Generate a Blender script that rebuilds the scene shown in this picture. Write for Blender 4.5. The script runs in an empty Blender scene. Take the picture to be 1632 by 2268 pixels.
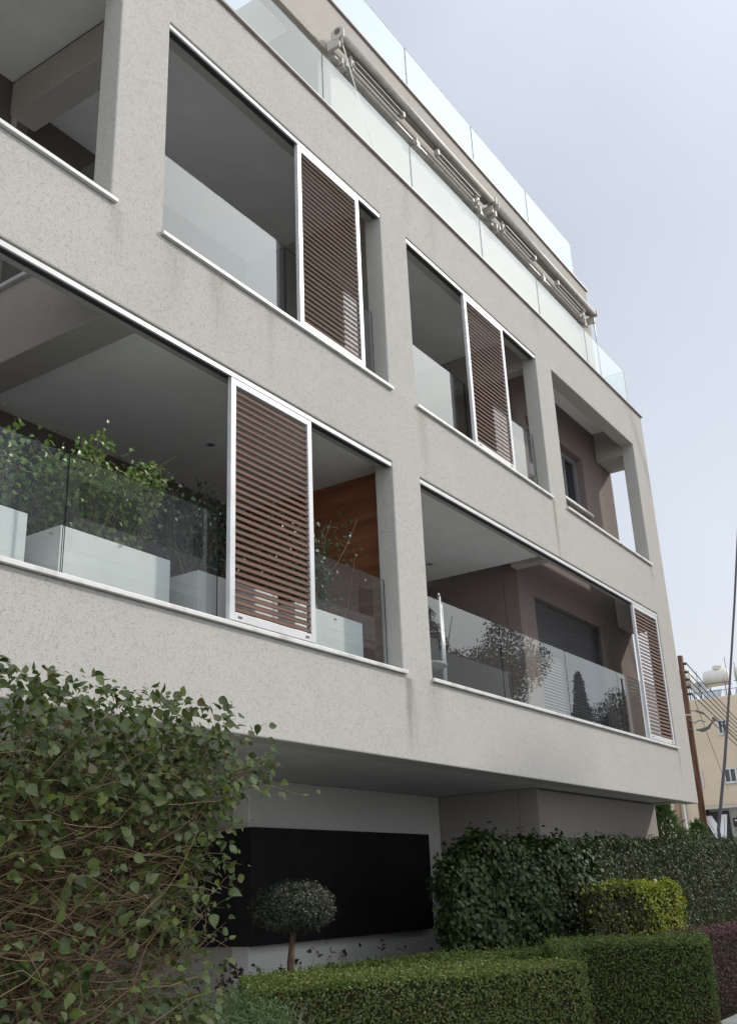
import bpy, bmesh, math, random
import numpy as np
from mathutils import Vector, Matrix
R=math.radians
sc=bpy.context.scene
col=sc.collection
rng=np.random.default_rng(7); random.seed(7)

# ---------------------------------------------------------------- camera
cd=bpy.data.cameras.new('camera'); cam=bpy.data.objects.new('camera',cd); col.objects.link(cam)
ya,pi_,ro=R(56.854),R(20.700),R(-2.488)
f=Vector((math.sin(ya)*math.cos(pi_),math.cos(ya)*math.cos(pi_),math.sin(pi_)))
r0=Vector((math.cos(ya),-math.sin(ya),0)); u0=r0.cross(f)
r_=math.cos(ro)*r0+math.sin(ro)*u0; u_=-math.sin(ro)*r0+math.cos(ro)*u0
m=Matrix((r_,u_,-f)).transposed().to_4x4(); m.translation=Vector((0,0,1.6)); cam.matrix_world=m
cd.sensor_fit='VERTICAL'; cd.sensor_height=24; cd.lens=24*2239.35/2268
cd.clip_start=.05; cd.clip_end=2000
sc.camera=cam
# ---------------------------------------------------------------- sky, sun, exposure
SUN=Vector((1.49,-1.0,1.25)).normalized()
el=math.asin(SUN.z); az=math.atan2(SUN.x,SUN.y)
w=bpy.data.worlds.new('World'); sc.world=w; w.use_nodes=True
nt=w.node_tree; nt.nodes.clear()
N=nt.nodes.new; L=nt.links.new
out=N('ShaderNodeOutputWorld'); bg=N('ShaderNodeBackground'); sky=N('ShaderNodeTexSky')
sky.sky_type='NISHITA'; sky.sun_disc=False; sky.sun_elevation=el; sky.sun_rotation=az
sky.air_density=1.3; sky.dust_density=5.0; sky.ozone_density=1.6; sky.altitude=50
mx=N('ShaderNodeMix'); mx.data_type='RGBA'; mx.inputs[0].default_value=.62
mx.inputs[7].default_value=(9.4,10.25,11.9,1)
tc=N('ShaderNodeTexCoord'); nz=N('ShaderNodeTexNoise'); nz.inputs['Scale'].default_value=2.6; nz.inputs['Detail'].default_value=5; nz.inputs['Roughness'].default_value=.45
mr=N('ShaderNodeMapRange'); mr.inputs[1].default_value=.35; mr.inputs[2].default_value=.7; mr.inputs[3].default_value=.66; mr.inputs[4].default_value=.92
L(tc.outputs['Generated'],nz.inputs['Vector']); L(nz.outputs['Fac'],mr.inputs[0]); L(mr.outputs[0],mx.inputs[0])
L(sky.outputs[0],mx.inputs[6])
def WM(op,a,b=None):
    k=N('ShaderNodeMath'); k.operation=op
    for i,v in enumerate((a,b)):
        if isinstance(v,(int,float)): k.inputs[i].default_value=v
        elif v is not None: L(v,k.inputs[i])
    return k.outputs[0]
dt=N('ShaderNodeVectorMath'); dt.operation='DOT_PRODUCT'; L(tc.outputs['Generated'],dt.inputs[0]); dt.inputs[1].default_value=SUN
dd=WM('MAXIMUM',dt.outputs['Value'],0)
hz=N('ShaderNodeSeparateXYZ'); L(tc.outputs['Generated'],hz.inputs[0])
hf=WM('POWER',WM('SUBTRACT',1,WM('MAXIMUM',hz.outputs[2],0)),3.0)
hm=N('ShaderNodeMix'); hm.data_type='RGBA'; L(WM('MULTIPLY',hf,.75),hm.inputs[0]); L(mx.outputs[2],hm.inputs[6]); hm.inputs[7].default_value=(12.5,13.1,13.7,1)
glow=WM('MULTIPLY',WM('POWER',dd,30),20.0)
# added fill light: broad bright sky lobe, unseen overhead and behind the viewer
dc=N('ShaderNodeVectorMath'); dc.operation='DOT_PRODUCT'; L(tc.outputs['Generated'],dc.inputs[0]); dc.inputs[1].default_value=Vector((-.3,-.6,.8)).normalized()
glow=WM('ADD',glow,WM('MULTIPLY',WM('POWER',WM('MAXIMUM',dc.outputs['Value'],0),1.6),14.5))
gc=N('ShaderNodeVectorMath'); gc.operation='SCALE'; gc.inputs[0].default_value=(.96,1,1.05); L(glow,gc.inputs[3])
ad=N('ShaderNodeVectorMath'); ad.operation='ADD'; L(hm.outputs[2],ad.inputs[0]); L(gc.outputs[0],ad.inputs[1]); L(ad.outputs[0],bg.inputs[0]); bg.inputs[1].default_value=.06
L(bg.outputs[0],out.inputs[0])
sd=bpy.data.lights.new('sun','SUN'); so=bpy.data.objects.new('sun',sd); col.objects.link(so)
sd.energy=2.3; sd.angle=R(2.0); sd.color=(1,.94,.85)
so.rotation_euler=(-SUN).to_track_quat('-Z','Y').to_euler(); so.location=(30,-20,30)
sc.view_settings.view_transform='Standard'; sc.view_settings.look='None'; sc.view_settings.gamma=1
sc.view_settings.exposure=0.34
sc.cycles.use_denoising=True; sc.cycles.denoising_input_passes='RGB_ALBEDO_NORMAL'
sc.cycles.max_bounces=10; sc.cycles.transparent_max_bounces=24; sc.cycles.caustics_reflective=False; sc.cycles.caustics_refractive=False

# ---------------------------------------------------------------- helpers
def tag(o,label=None,cat=None,group=None,kind=None):
    if label: o['label']=label
    if cat: o['category']=cat
    if group: o['group']=group
    if kind: o['kind']=kind
    return o
def empty(name,loc,label=None,cat=None,group=None):
    o=bpy.data.objects.new(name,None); col.objects.link(o); o.location=loc; o.empty_display_size=.2
    return tag(o,label,cat,group)
class MB:
    def __init__(s): s.v=[]; s.f=[]; s.mi=[]; s.cm=0
    def face(s,idx): s.f.append(tuple(idx)); s.mi.append(s.cm)
    def poly(s,pts):
        n=len(s.v); s.v+= [tuple(p) for p in pts]; s.face(range(n,n+len(pts)))
    def box(s,x0,x1,y0,y1,z0,z1):
        n=len(s.v)
        s.v+=[(x0,y0,z0),(x1,y0,z0),(x1,y1,z0),(x0,y1,z0),(x0,y0,z1),(x1,y0,z1),(x1,y1,z1),(x0,y1,z1)]
        for q in ((0,3,2,1),(4,5,6,7),(0,1,5,4),(1,2,6,5),(2,3,7,6),(3,0,4,7)): s.face([n+i for i in q])
        return s
    def prism(s,pts,z0,z1):
        a=sum(pts[i][0]*pts[(i+1)%len(pts)][1]-pts[(i+1)%len(pts)][0]*pts[i][1] for i in range(len(pts)))
        if a<0: pts=pts[::-1]
        n=len(s.v);k=len(pts)
        s.v+=[(p[0],p[1],z0) for p in pts]+[(p[0],p[1],z1) for p in pts]
        s.face([n+i for i in range(k)][::-1]); s.face([n+k+i for i in range(k)])
        for i in range(k):
            j=(i+1)%k; s.face([n+i,n+j,n+k+j,n+k+i])
        return s
    def xprism(s,pts,x0,x1):   # pts (y,z) profile swept along X
        n=len(s.v);k=len(pts)
        a=sum(pts[i][0]*pts[(i+1)%k][1]-pts[(i+1)%k][0]*pts[i][1] for i in range(k))
        if a<0: pts=pts[::-1]
        s.v+=[(x0,p[0],p[1]) for p in pts]+[(x1,p[0],p[1]) for p in pts]
        s.face([n+i for i in range(k)][::-1]); s.face([n+k+i for i in range(k)])
        for i in range(k):
            j=(i+1)%k; s.face([n+i,n+j,n+k+j,n+k+i])
        return s
    def tube(s,path,rad,n=8,cap=True):
        path=[Vector(p) for p in path]
        if not hasattr(rad,'__len__'): rad=[rad]*len(path)
        base=len(s.v); up=None
        for i,p in enumerate(path):
            d=(path[min(i+1,len(path)-1)]-path[max(i-1,0)]).normalized()
            if up is None: up=d.cross(Vector((0,0,1)) if abs(d.z)<.9 else Vector((1,0,0))).normalized()
            up=(up-d*up.dot(d)).normalized(); b=d.cross(up)
            for k in range(n):
                a=2*math.pi*k/n; q=p+(up*math.cos(a)+b*math.sin(a))*rad[i]; s.v.append(tuple(q))
        for i in range(len(path)-1):
            for k in range(n):
                a=base+i*n+k; b2=base+i*n+(k+1)%n; s.face((a,b2,b2+n,a+n))
        if cap:
            s.face([base+k for k in range(n)][::-1]); e=base+(len(path)-1)*n; s.face([e+k for k in range(n)])
        return s
    def build(s,name,mat,parent=None,smooth=False,bevel=0,seg=2):
        me=bpy.data.meshes.new(name); me.from_pydata(s.v,[],s.f)
        for mm in (mat if isinstance(mat,(list,tuple)) else [mat]): me.materials.append(mm)
        if any(s.mi): me.polygons.foreach_set('material_index',s.mi)
        if smooth: me.polygons.foreach_set('use_smooth',[True]*len(me.polygons))
        me.update(); o=bpy.data.objects.new(name,me); col.objects.link(o)
        if parent: attach(o,parent)
        if bevel:
            b=o.modifiers.new('bevel','BEVEL'); b.width=bevel; b.segments=seg; b.limit_method='ANGLE'; b.angle_limit=R(40)
        return o
def attach(o,p):
    o.parent=p
    loc=Vector((0,0,0)); q=p
    while q is not None: loc+=q.location; q=q.parent
    # geometry is written in world coordinates: shift it so the part keeps its place
    if loc.length>0 and o.type=='MESH': o.data.transform(Matrix.Translation(-loc))
def fast_mesh(name,V,F,mat,parent=None,mi=None,smooth=False):
    me=bpy.data.meshes.new(name); V=np.asarray(V,np.float32); F=np.asarray(F,np.int32); k=F.shape[1]
    me.vertices.add(len(V)); me.vertices.foreach_set('co',V.ravel())
    me.loops.add(F.size); me.loops.foreach_set('vertex_index',F.ravel())
    me.polygons.add(len(F)); me.polygons.foreach_set('loop_start',np.arange(0,F.size,k,dtype=np.int32))
    try: me.polygons.foreach_set('loop_total',np.full(len(F),k,np.int32))
    except Exception: pass
    for mm in (mat if isinstance(mat,(list,tuple)) else [mat]): me.materials.append(mm)
    if mi is not None: me.polygons.foreach_set('material_index',np.asarray(mi,np.int32))
    if smooth: me.polygons.foreach_set('use_smooth',np.ones(len(F),bool))
    me.update(calc_edges=True); me.validate()
    o=bpy.data.objects.new(name,me); col.objects.link(o)
    if parent: attach(o,parent)
    return o
def nrm(a): return a/np.maximum(np.linalg.norm(a,axis=1,keepdims=True),1e-9)
# leaf templates: (x along, y across, z up)
T_SM=(np.array([(0,0,0),(.45,.27,.07),(1,0,-.03),(.45,-.27,.07)]),np.array([(0,1,2,2),(0,2,3,3)]))
T_SM=(T_SM[0],np.array([(0,1,2),(0,2,3)]))
T_RD=(np.array([(0,0,0),(.25,.4,.07),(.75,.4,.07),(1,0,0),(.75,-.4,.07),(.25,-.4,.07)]),np.array([(0,1,2),(0,2,3),(0,3,4),(0,4,5)]))
_b=[(0,0,0),(.33,0,-.02),(.66,0,-.07),(1,0,-.17)]
_s=[(.06,.17,.05),(.20,.34,.09),(.36,.36,.08),(.52,.31,.06),(.68,.22,.01),(.85,.10,-.07)]
_V=_b+_s+[(x,-y,z) for x,y,z in _s]
_F=[(0,4,5),(0,5,1),(1,5,6),(1,6,7),(1,7,2),(2,7,8),(2,8,9),(2,9,3)]
_F2=[(a if a<4 else a+6,c if c<4 else c+6,b if b<4 else b+6) for a,b,c in _F]
T_OV=(np.array(_V,float),np.array(_F+_F2))
def leaves(name,P,Nn,size,mat,parent=None,tmpl=T_SM,T=None,wid=1.0,jit=.5,mi=None):
    P=np.asarray(P,float); n=len(P)
    Nn=nrm(np.asarray(Nn,float)+rng.normal(0,jit,(n,3)))
    if T is None: T=rng.normal(0,1,(n,3))
    T=nrm(T-Nn*(T*Nn).sum(1,keepdims=True)); B=np.cross(Nn,T)
    S=np.broadcast_to(np.asarray(size,float),(n,))[:,None]
    tv,tf=tmpl; k=len(tv)
    V=(P[:,None]+S[:,None]*(T[:,None]*tv[None,:,0:1]+B[:,None]*tv[None,:,1:2]*wid+Nn[:,None]*tv[None,:,2:3])).reshape(-1,3)
    F=(tf[None]+(np.arange(n)*k)[:,None,None]).reshape(-1,3)
    M=None if mi is None else np.repeat(mi,len(tf))
    return fast_mesh(name,V,F,mat,parent,M,smooth=False)
def twigs(name,S,D,Ln,rad,mat,parent=None,seg=5,sides=4,wob=.12,grav=0.0):
    n=len(S); pts=[S.copy()]; d=nrm(D.copy()); rr=[rad]
    for i in range(seg):
        d=nrm(d+rng.normal(0,wob,(n,3))+np.array([0,0,grav])); pts.append(pts[-1]+d*(Ln/seg)[:,None]); rr.append(rad*(1-.75*(i+1)/seg))
    V=[]; 
    up=nrm(np.cross(nrm(D),rng.normal(0,1,(n,3))))
    for i,p in enumerate(pts):
        t=nrm((pts[min(i+1,seg)]-pts[max(i-1,0)])); u2=nrm(up-t*(up*t).sum(1,keepdims=True)); b=np.cross(t,u2)
        for k in range(sides):
            a=2*math.pi*k/sides; V.append(p+(u2*math.cos(a)+b*math.sin(a))*rr[i][:,None])
    V=np.stack(V,1); F=[]
    for i in range(seg):
        for k in range(sides):
            F.append((i*sides+k,i*sides+(k+1)%sides,(i+1)*sides+(k+1)%sides,(i+1)*sides+k))
    F=np.array(F)[None]+(np.arange(n)*((seg+1)*sides))[:,None,None]
    return fast_mesh(name,V.reshape(-1,3),F.reshape(-1,4),mat,parent,smooth=True),pts

# ---------------------------------------------------------------- materials
def mat(name,base=(.5,.5,.5),rough=.6,spec=.4,metal=0):
    m=bpy.data.materials.new(name); m.use_nodes=True; b=m.node_tree.nodes['Principled BSDF']
    b.inputs['Base Color'].default_value=(*base,1); b.inputs['Roughness'].default_value=rough
    b.inputs['Specular IOR Level'].default_value=spec; b.inputs['Metallic'].default_value=metal
    return m
def nodes(m): return m.node_tree.nodes,m.node_tree.links,m.node_tree.nodes['Principled BSDF']
def noisy(m,c1,c2,scale=8,detail=4,bump=0,bscale=None,dist=.02,lo=.35,hi=.65,rough_var=0,stretch=None):
    n,l,b=nodes(m); tc=n.new('ShaderNodeTexCoord'); t=n.new('ShaderNodeTexNoise'); t.inputs['Scale'].default_value=scale; t.inputs['Detail'].default_value=detail
    src=tc.outputs['Object']
    if stretch:
        mp=n.new('ShaderNodeMapping'); mp.inputs['Scale'].default_value=stretch; l.new(src,mp.inputs[0]); src=mp.outputs[0]
    l.new(src,t.inputs['Vector'])
    r=n.new('ShaderNodeValToRGB'); r.color_ramp.elements[0].position=lo; r.color_ramp.elements[1].position=hi
    r.color_ramp.elements[0].color=(*c1,1); r.color_ramp.elements[1].color=(*c2,1)
    l.new(t.outputs['Fac'],r.inputs[0]); l.new(r.outputs[0],b.inputs['Base Color'])
    if bump:
        t2=n.new('ShaderNodeTexNoise'); t2.inputs['Scale'].default_value=bscale or scale*4; t2.inputs['Detail'].default_value=4; l.new(src,t2.inputs['Vector'])
        bp=n.new('ShaderNodeBump'); bp.inputs['Strength'].default_value=bump; bp.inputs['Distance'].default_value=dist
        l.new(t2.outputs['Fac'],bp.inputs['Height']); l.new(bp.outputs[0],b.inputs['Normal'])
    return m
def stucco(name,c,streaks=(),tex=1.0,stain=1.1):
    m=mat(name,c,.9,.15); n,l,b=nodes(m)
    def M(op,a,b_=None,c_=None):
        k=n.new('ShaderNodeMath'); k.operation=op
        for i,v in enumerate((a,b_,c_)):
            if v is None: continue
            if isinstance(v,(int,float)): k.inputs[i].default_value=v
            else: l.new(v,k.inputs[i])
        return k.outputs[0]
    g=n.new('ShaderNodeNewGeometry'); P=g.outputs['Position']
    def noise(scale,detail=4,dist=0,rough=.55,vec=None):
        t=n.new('ShaderNodeTexNoise'); t.inputs['Scale'].default_value=scale; t.inputs['Detail'].default_value=detail; t.inputs['Distortion'].default_value=dist; t.inputs['Roughness'].default_value=rough
        l.new(vec or P,t.inputs['Vector']); return t.outputs['Fac']
    # scratched render: sparse short worm-like pits over a fine grain
    def ramp(v,a,b2):
        k=n.new('ShaderNodeMapRange'); k.interpolation_type='SMOOTHSTEP'; l.new(v,k.inputs[0]); k.inputs[1].default_value=a; k.inputs[2].default_value=b2; return k.outputs[0]
    mp0=n.new('ShaderNodeMapping'); mp0.inputs['Rotation'].default_value=(0,.5,0); mp0.inputs['Scale'].default_value=(58,58,34); l.new(P,mp0.inputs[0])
    pit=ramp(noise(1,2.5,1.4,.5,mp0.outputs[0]),.56,.68); fine=noise(95,3)
    worm=M('SUBTRACT',1,pit)
    h=M('ADD',M('MULTIPLY',worm,.55),M('MULTIPLY',fine,.5))
    bp=n.new('ShaderNodeBump'); bp.inputs['Strength'].default_value=.8*tex; bp.inputs['Distance'].default_value=.007; l.new(h,bp.inputs['Height']); l.new(bp.outputs[0],b.inputs['Normal'])
    big=noise(.55,5); mid=noise(3.2,5)
    v=M('ADD',M('MULTIPLY',big,.12),M('MULTIPLY',mid,.10)); v=M('ADD',v,.88)
    v=M('MULTIPLY',v,M('ADD',.83,M('ADD',M('MULTIPLY',worm,.06),M('MULTIPLY',fine,.11))))
    sx=n.new('ShaderNodeSeparateXYZ'); l.new(P,sx.inputs[0]); X=sx.outputs[0]; Z=sx.outputs[2]
    cm=n.new('ShaderNodeMix'); cm.data_type='RGBA'; cm.blend_type='MULTIPLY'; cm.inputs[0].default_value=1; cm.inputs[6].default_value=(*c,1)
    cc=n.new('ShaderNodeCombineColor'); l.new(v,cc.inputs[0]); l.new(v,cc.inputs[1]); l.new(M('MULTIPLY',v,.992),cc.inputs[2]); l.new(cc.outputs[0],cm.inputs[7])
    cur=cm.outputs[2]
    if streaks:
        mp=n.new('ShaderNodeMapping'); mp.inputs['Scale'].default_value=(22,22,1.3); l.new(P,mp.inputs[0])
        sn=noise(1,4,.3,.6,mp.outputs[0])
        wob=M('MULTIPLY',M('SUBTRACT',noise(1.7,2),.5),.12)
        for (x0,z1,ln,wd,colr,st) in streaks:
            dx=M('ABSOLUTE',M('SUBTRACT',M('ADD',X,wob),x0)); band=M('SUBTRACT',1,M('DIVIDE',dx,wd)); band=M('MAXIMUM',band,0)
            dz=M('DIVIDE',M('SUBTRACT',z1,Z),ln); up=M('GREATER_THAN',dz,0); fall=M('MAXIMUM',M('SUBTRACT',1,dz),0)
            k=M('MULTIPLY',M('MULTIPLY',band,M('MULTIPLY',fall,up)),M('MULTIPLY',M('SUBTRACT',M('MULTIPLY',sn,2.2),.35),st*stain)); k=M('MINIMUM',M('MAXIMUM',k,0),.8)
            q=n.new('ShaderNodeMix'); q.data_type='RGBA'; l.new(k,q.inputs[0]); l.new(cur,q.inputs[6]); q.inputs[7].default_value=(*colr,1); cur=q.outputs[2]
    l.new(cur,b.inputs['Base Color'])
    return m
def leafmat(name,cols,rough=.42,trans=.25,spec=.45):
    m=mat(name,(.1,.15,.05),rough,spec); n,l,b=nodes(m)
    g=n.new('ShaderNodeNewGeometry'); r=n.new('ShaderNodeValToRGB'); cr=r.color_ramp
    cr.elements[0].position=0; cr.elements[0].color=(*cols[0],1); cr.elements[1].position=1; cr.elements[1].color=(*cols[-1],1)
    for i,c in enumerate(cols[1:-1]):
        e=cr.elements.new((i+1)/(len(cols)-1)); e.color=(*c,1)
    l.new(g.outputs['Random Per Island'],r.inputs[0]); l.new(r.outputs[0],b.inputs['Base Color'])
    if trans:
        t=n.new('ShaderNodeBsdfTranslucent'); l.new(r.outputs[0],t.inputs[0]); mxs=n.new('ShaderNodeMixShader'); mxs.inputs[0].default_value=trans
        o=n['Material Output']; l.new(b.outputs[0],mxs.inputs[1]); l.new(t.outputs[0],mxs.inputs[2]); l.new(mxs.outputs[0],o.inputs[0])
    return m
def glassmat(name,tint,ior=1.6,dust=0.0,dustcol=(.75,.82,.8)):
    m=bpy.data.materials.new(name); m.use_nodes=True; n=m.node_tree.nodes; l=m.node_tree.links; n.clear()
    o=n.new('ShaderNodeOutputMaterial'); t=n.new('ShaderNodeBsdfTransparent'); t.inputs[0].default_value=(*tint,1)
    gl=n.new('ShaderNodeBsdfGlossy'); gl.inputs['Roughness'].default_value=.004; gl.inputs[0].default_value=(.93,.98,.96,1)
    F0=((ior-1)/(ior+1))**2
    g=n.new('ShaderNodeNewGeometry'); dt=n.new('ShaderNodeVectorMath'); dt.operation='DOT_PRODUCT'; l.new(g.outputs['Normal'],dt.inputs[0]); l.new(g.outputs['Incoming'],dt.inputs[1])
    def MM(op,a,b):
        k=n.new('ShaderNodeMath'); k.operation=op
        for i,v in enumerate((a,b)):
            if isinstance(v,(int,float)): k.inputs[i].default_value=v
            elif v is not None: l.new(v,k.inputs[i])
        return k.outputs[0]
    cs=MM('ABSOLUTE',dt.outputs['Value'],None); fr=MM('ADD',MM('MULTIPLY',MM('POWER',MM('SUBTRACT',1,cs),4.6),1-F0),F0)
    mx=n.new('ShaderNodeMixShader'); l.new(fr,mx.inputs[0]); l.new(gl.outputs[0],mx.inputs[2])
    if dust:
        d=n.new('ShaderNodeBsdfDiffuse'); d.inputs[0].default_value=(*dustcol,1); tr=n.new('ShaderNodeBsdfTranslucent'); tr.inputs[0].default_value=(*dustcol,1)
        a=n.new('ShaderNodeMixShader'); a.inputs[0].default_value=.35; l.new(d.outputs[0],a.inputs[1]); l.new(tr.outputs[0],a.inputs[2])
        k=n.new('ShaderNodeMixShader'); k.inputs[0].default_value=dust; l.new(t.outputs[0],k.inputs[1]); l.new(a.outputs[0],k.inputs[2]); l.new(k.outputs[0],mx.inputs[1])
    else: l.new(t.outputs[0],mx.inputs[1])
    l.new(mx.outputs[0],o.inputs[0]); return m

RUST=(.16,.10,.05); GREY=(.2,.19,.17)
fac_streaks=[(8.62,3.62,.8,.07,RUST,.8),(8.66,3.62,.9,.14,GREY,.6),(12.95,6.84,1.3,.07,RUST,.75),(17.1,6.82,.5,.06,RUST,.5),(9.28,6.82,1.1,.13,RUST,.35),
 (5.75,6.82,.75,.16,RUST,.35),(6.5,6.82,.75,.1,RUST,.28),(5.2,6.82,.8,.2,GREY,.35),(4.55,6.82,.6,.1,GREY,.4),(17.12,3.62,.75,.06,GREY,.7),(9.2,10,.8,.12,RUST,.3),(9.85,10.0,.9,.2,GREY,.3),(13.0,10.0,.5,.2,GREY,.3),(9.15,3.65,.9,.2,GREY,.35),(16.9,10,.35,.12,RUST,.3)]
M={}
M['stucco']=stucco('warm grey scratched render',(.47,.454,.42),fac_streaks)
M['stucco2']=stucco('grey scratched render',(.44,.415,.375),tex=.8)
M['taupe']=stucco('taupe brown render',(.235,.192,.172),tex=.8)
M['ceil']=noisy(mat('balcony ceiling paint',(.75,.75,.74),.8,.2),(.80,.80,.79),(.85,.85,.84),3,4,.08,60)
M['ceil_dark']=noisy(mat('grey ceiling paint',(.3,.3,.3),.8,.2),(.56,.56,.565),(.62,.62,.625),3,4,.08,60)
M['marble']=noisy(mat('white marble sill',(.6,.6,.58),.4,.45),(.44,.43,.41),(.62,.61,.59),6,8,.05,40,lo=.3,hi=.5)
M['coping']=noisy(mat('grey brown coping',(.3,.27,.25),.5,.4),(.26,.23,.21),(.36,.33,.31),5,4,.05,40)
M['alu']=noisy(mat('white painted aluminium',(.56,.565,.57),.38,.5),(.52,.525,.53),(.6,.6,.605),5,3)
M['alu_dark']=mat('dark grey track',(.10,.10,.105),.4,.5)
M['wood']=None
def woodmat(name,c1,c2,axis_scale,planks=None,rough=.5):
    m=mat(name,c1,rough,.4); noisy(m,c1,c2,1,6,.15,2.5,lo=.3,hi=.7,stretch=axis_scale); return m
M['slat']=woodmat('brown louvre slat',(.085,.046,.034),(.145,.084,.062),(1.2,18,30),rough=.7); M['slat'].node_tree.nodes['Principled BSDF'].inputs['Specular IOR Level'].default_value=.12
M['woodwall']=woodmat('red brown timber cladding',(.16,.06,.03),(.30,.12,.055),(30,1.0,14),rough=.4)
M['glass']=glassmat('clear balustrade glass',(.955,.975,.97),2.15,.11,(.2,.21,.215))
M['glass_terrace']=glassmat('pale terrace glass',(.90,.95,.945),1.78,.08,(.72,.79,.83))
gbk=bpy.data.materials.new('glass rear face'); gbk.use_nodes=True; gbk.node_tree.nodes.clear(); _t=gbk.node_tree.nodes.new('ShaderNodeBsdfTransparent'); _t.inputs[0].default_value=(.955,.975,.97,1); _o=gbk.node_tree.nodes.new('ShaderNodeOutputMaterial'); gbk.node_tree.links.new(_t.outputs[0],_o.inputs[0]); M['glass_back']=gbk
M['glass_edge']=mat('glass edge green',(.012,.035,.03),.15,.6)
M['door_glass']=mat('dark door glass',(.02,.022,.025),.06,.6)
M['white_box']=noisy(mat('white planter',(.74,.76,.75),.5,.4),(.70,.72,.71),(.78,.79,.78),2,3)
M['soil']=noisy(mat('soil',(.06,.045,.03),.95,.1),(.03,.022,.015),(.08,.06,.04),12,5,.6,40)
M['black']=noisy(mat('black painted panel',(.008,.008,.009),.55,.3),(.006,.006,.0065),(.012,.012,.013),4,5)
M['roller']=mat('dark grey roller shutter',(.085,.085,.09),.45,.4)
M['awn']=noisy(mat('off white awning metal',(.46,.445,.40),.5,.35),(.42,.405,.365),(.51,.495,.45),6,3)
M['awn_cloth']=mat('cream awning cloth',(.38,.36,.32),.9,.1)
M['awn_dark']=mat('awning arm bronze metal',(.13,.12,.105),.5,.4)
M['cord']=mat('pale cord',(.75,.74,.7),.8,.2)
M['chrome']=mat('brushed steel tube',(.42,.43,.45),.45,.5,.8)
M['bark']=noisy(mat('brown bark',(.12,.08,.05),.9,.1),(.07,.045,.03),(.17,.12,.08),20,5,.5,60,stretch=(3,3,.6))
M['twig']=leafmat('dry brown twigs',[(.13,.075,.045),(.22,.14,.08),(.32,.23,.135),(.17,.14,.07),(.10,.06,.04)],.7,0,.2)
M['twig_shade']=noisy(mat('inner twigs dark as shade',(.04,.038,.02),.95,.05),(.02,.02,.01),(.05,.048,.025),30,4,.8,60)  # dark fill for plant cores, paints the shade inside the foliage
M['plinth']=noisy(mat('pavement concrete',(.45,.44,.41),.9,.2),(.38,.37,.34),(.5,.49,.46),3,6,.2,60)
M['asphalt']=noisy(mat('worn grey asphalt',(.16,.16,.155),.9,.2),(.13,.13,.128),(.19,.188,.18),8,6,.3,150)

# ================================================================ SETTING
tag(MB().box(-300,500,-300,400,-.3,0).build('ground',noisy(mat('pale concrete ground',(.5,.48,.44),.95,.1),(.42,.40,.36),(.56,.54,.5),1.5,6,.3,30)),kind='structure')
tag(MB().box(-60,120,-12.5,-1.6,-.1,.02).build('road',M['asphalt']),kind='structure')
pv=MB(); pv.prism([(-60,-1.6),(120,-1.6),(120,3.74),(12.0,3.74),(11.3,2.6),(-60,1.6)],.0,.16)
tag(pv.build('pavement',M['plinth'],bevel=.015),kind='structure')
tag(MB().box(-60,120,-16,-12.5,.0,.12).build('far_pavement',M['plinth']),kind='structure')

# ================================================================ APARTMENT BUILDING
B=empty('apartment_building',(9,6,0),'modern warm grey rendered apartment block with recessed balconies, glass balustrades and brown louvred shutters','building')
Y0,Y1=5.25,5.48
Zb,S1,T1,S2,T2,Zp=2.807,3.645,5.965,6.847,9.205,10.03
XR=17.82
def grid_wall(name,xs,zs,holes,y0,y1,mt,parent,bevel=.012):
    xs=sorted(set(xs)); zs=sorted(set(zs)); nx,nz=len(xs)-1,len(zs)-1
    solid=[[not any(h[0]<=(xs[i]+xs[i+1])/2<=h[1] and h[2]<=(zs[j]+zs[j+1])/2<=h[3] for h in holes) for j in range(nz)] for i in range(nx)]
    bm=bmesh.new(); vc={}
    def V(i,j,k):
        key=(i,j,k)
        if key not in vc: vc[key]=bm.verts.new((xs[i],(y0,y1)[k],zs[j]))
        return vc[key]
    S=lambda i,j: 0<=i<nx and 0<=j<nz and solid[i][j]
    for i in range(nx):
        for j in range(nz):
            if not solid[i][j]: continue
            bm.faces.new((V(i,j,0),V(i+1,j,0),V(i+1,j+1,0),V(i,j+1,0)))
            bm.faces.new((V(i,j,1),V(i,j+1,1),V(i+1,j+1,1),V(i+1,j,1)))
            if not S(i-1,j): bm.faces.new((V(i,j,0),V(i,j+1,0),V(i,j+1,1),V(i,j,1)))
            if not S(i+1,j): bm.faces.new((V(i+1,j,0),V(i+1,j,1),V(i+1,j+1,1),V(i+1,j+1,0)))
            if not S(i,j-1): bm.faces.new((V(i,j,0),V(i,j,1),V(i+1,j,1),V(i+1,j,0)))
            if not S(i,j+1): bm.faces.new((V(i,j+1,0),V(i+1,j+1,0),V(i+1,j+1,1),V(i,j+1,1)))
    bmesh.ops.dissolve_limit(bm,angle_limit=R(1),verts=bm.verts[:],edges=bm.edges[:])
    me=bpy.data.meshes.new(name); bm.to_mesh(me); bm.free(); me.materials.append(mt)
    o=bpy.data.objects.new(name,me); col.objects.link(o); attach(o,parent)
    if bevel:
        b=o.modifiers.new('bevel','BEVEL'); b.width=bevel; b.segments=2; b.limit_method='ANGLE'; b.angle_limit=R(40)
    return o
holes=[(.5,4.49,S2,T2),(5.06,8.57,S2,T2),(9.16,12.87,S2,T2),(13.46,17.09,S2,T2),(.5,8.55,S1,T1),(9.13,17.07,S1,T1)]
xs=[-3,XR]+[h[0] for h in holes]+[h[1] for h in holes]; zs=[Zb,Zp]+[h[2] for h in holes]+[h[3] for h in holes]
grid_wall('facade_wall',xs,zs,holes,Y0,Y1,M['stucco'],B)
# side frame of the right end
for q in ((17.09,9.045,Zp),(17.09,5.85,S2-.003),(17.59,Zb+.03,S1-.003)):
    MB().box(q[0],XR-.004,Y1+.002,5.99,q[1],q[2]).build('side_beam',M['stucco2'],B,bevel=.01)
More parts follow.
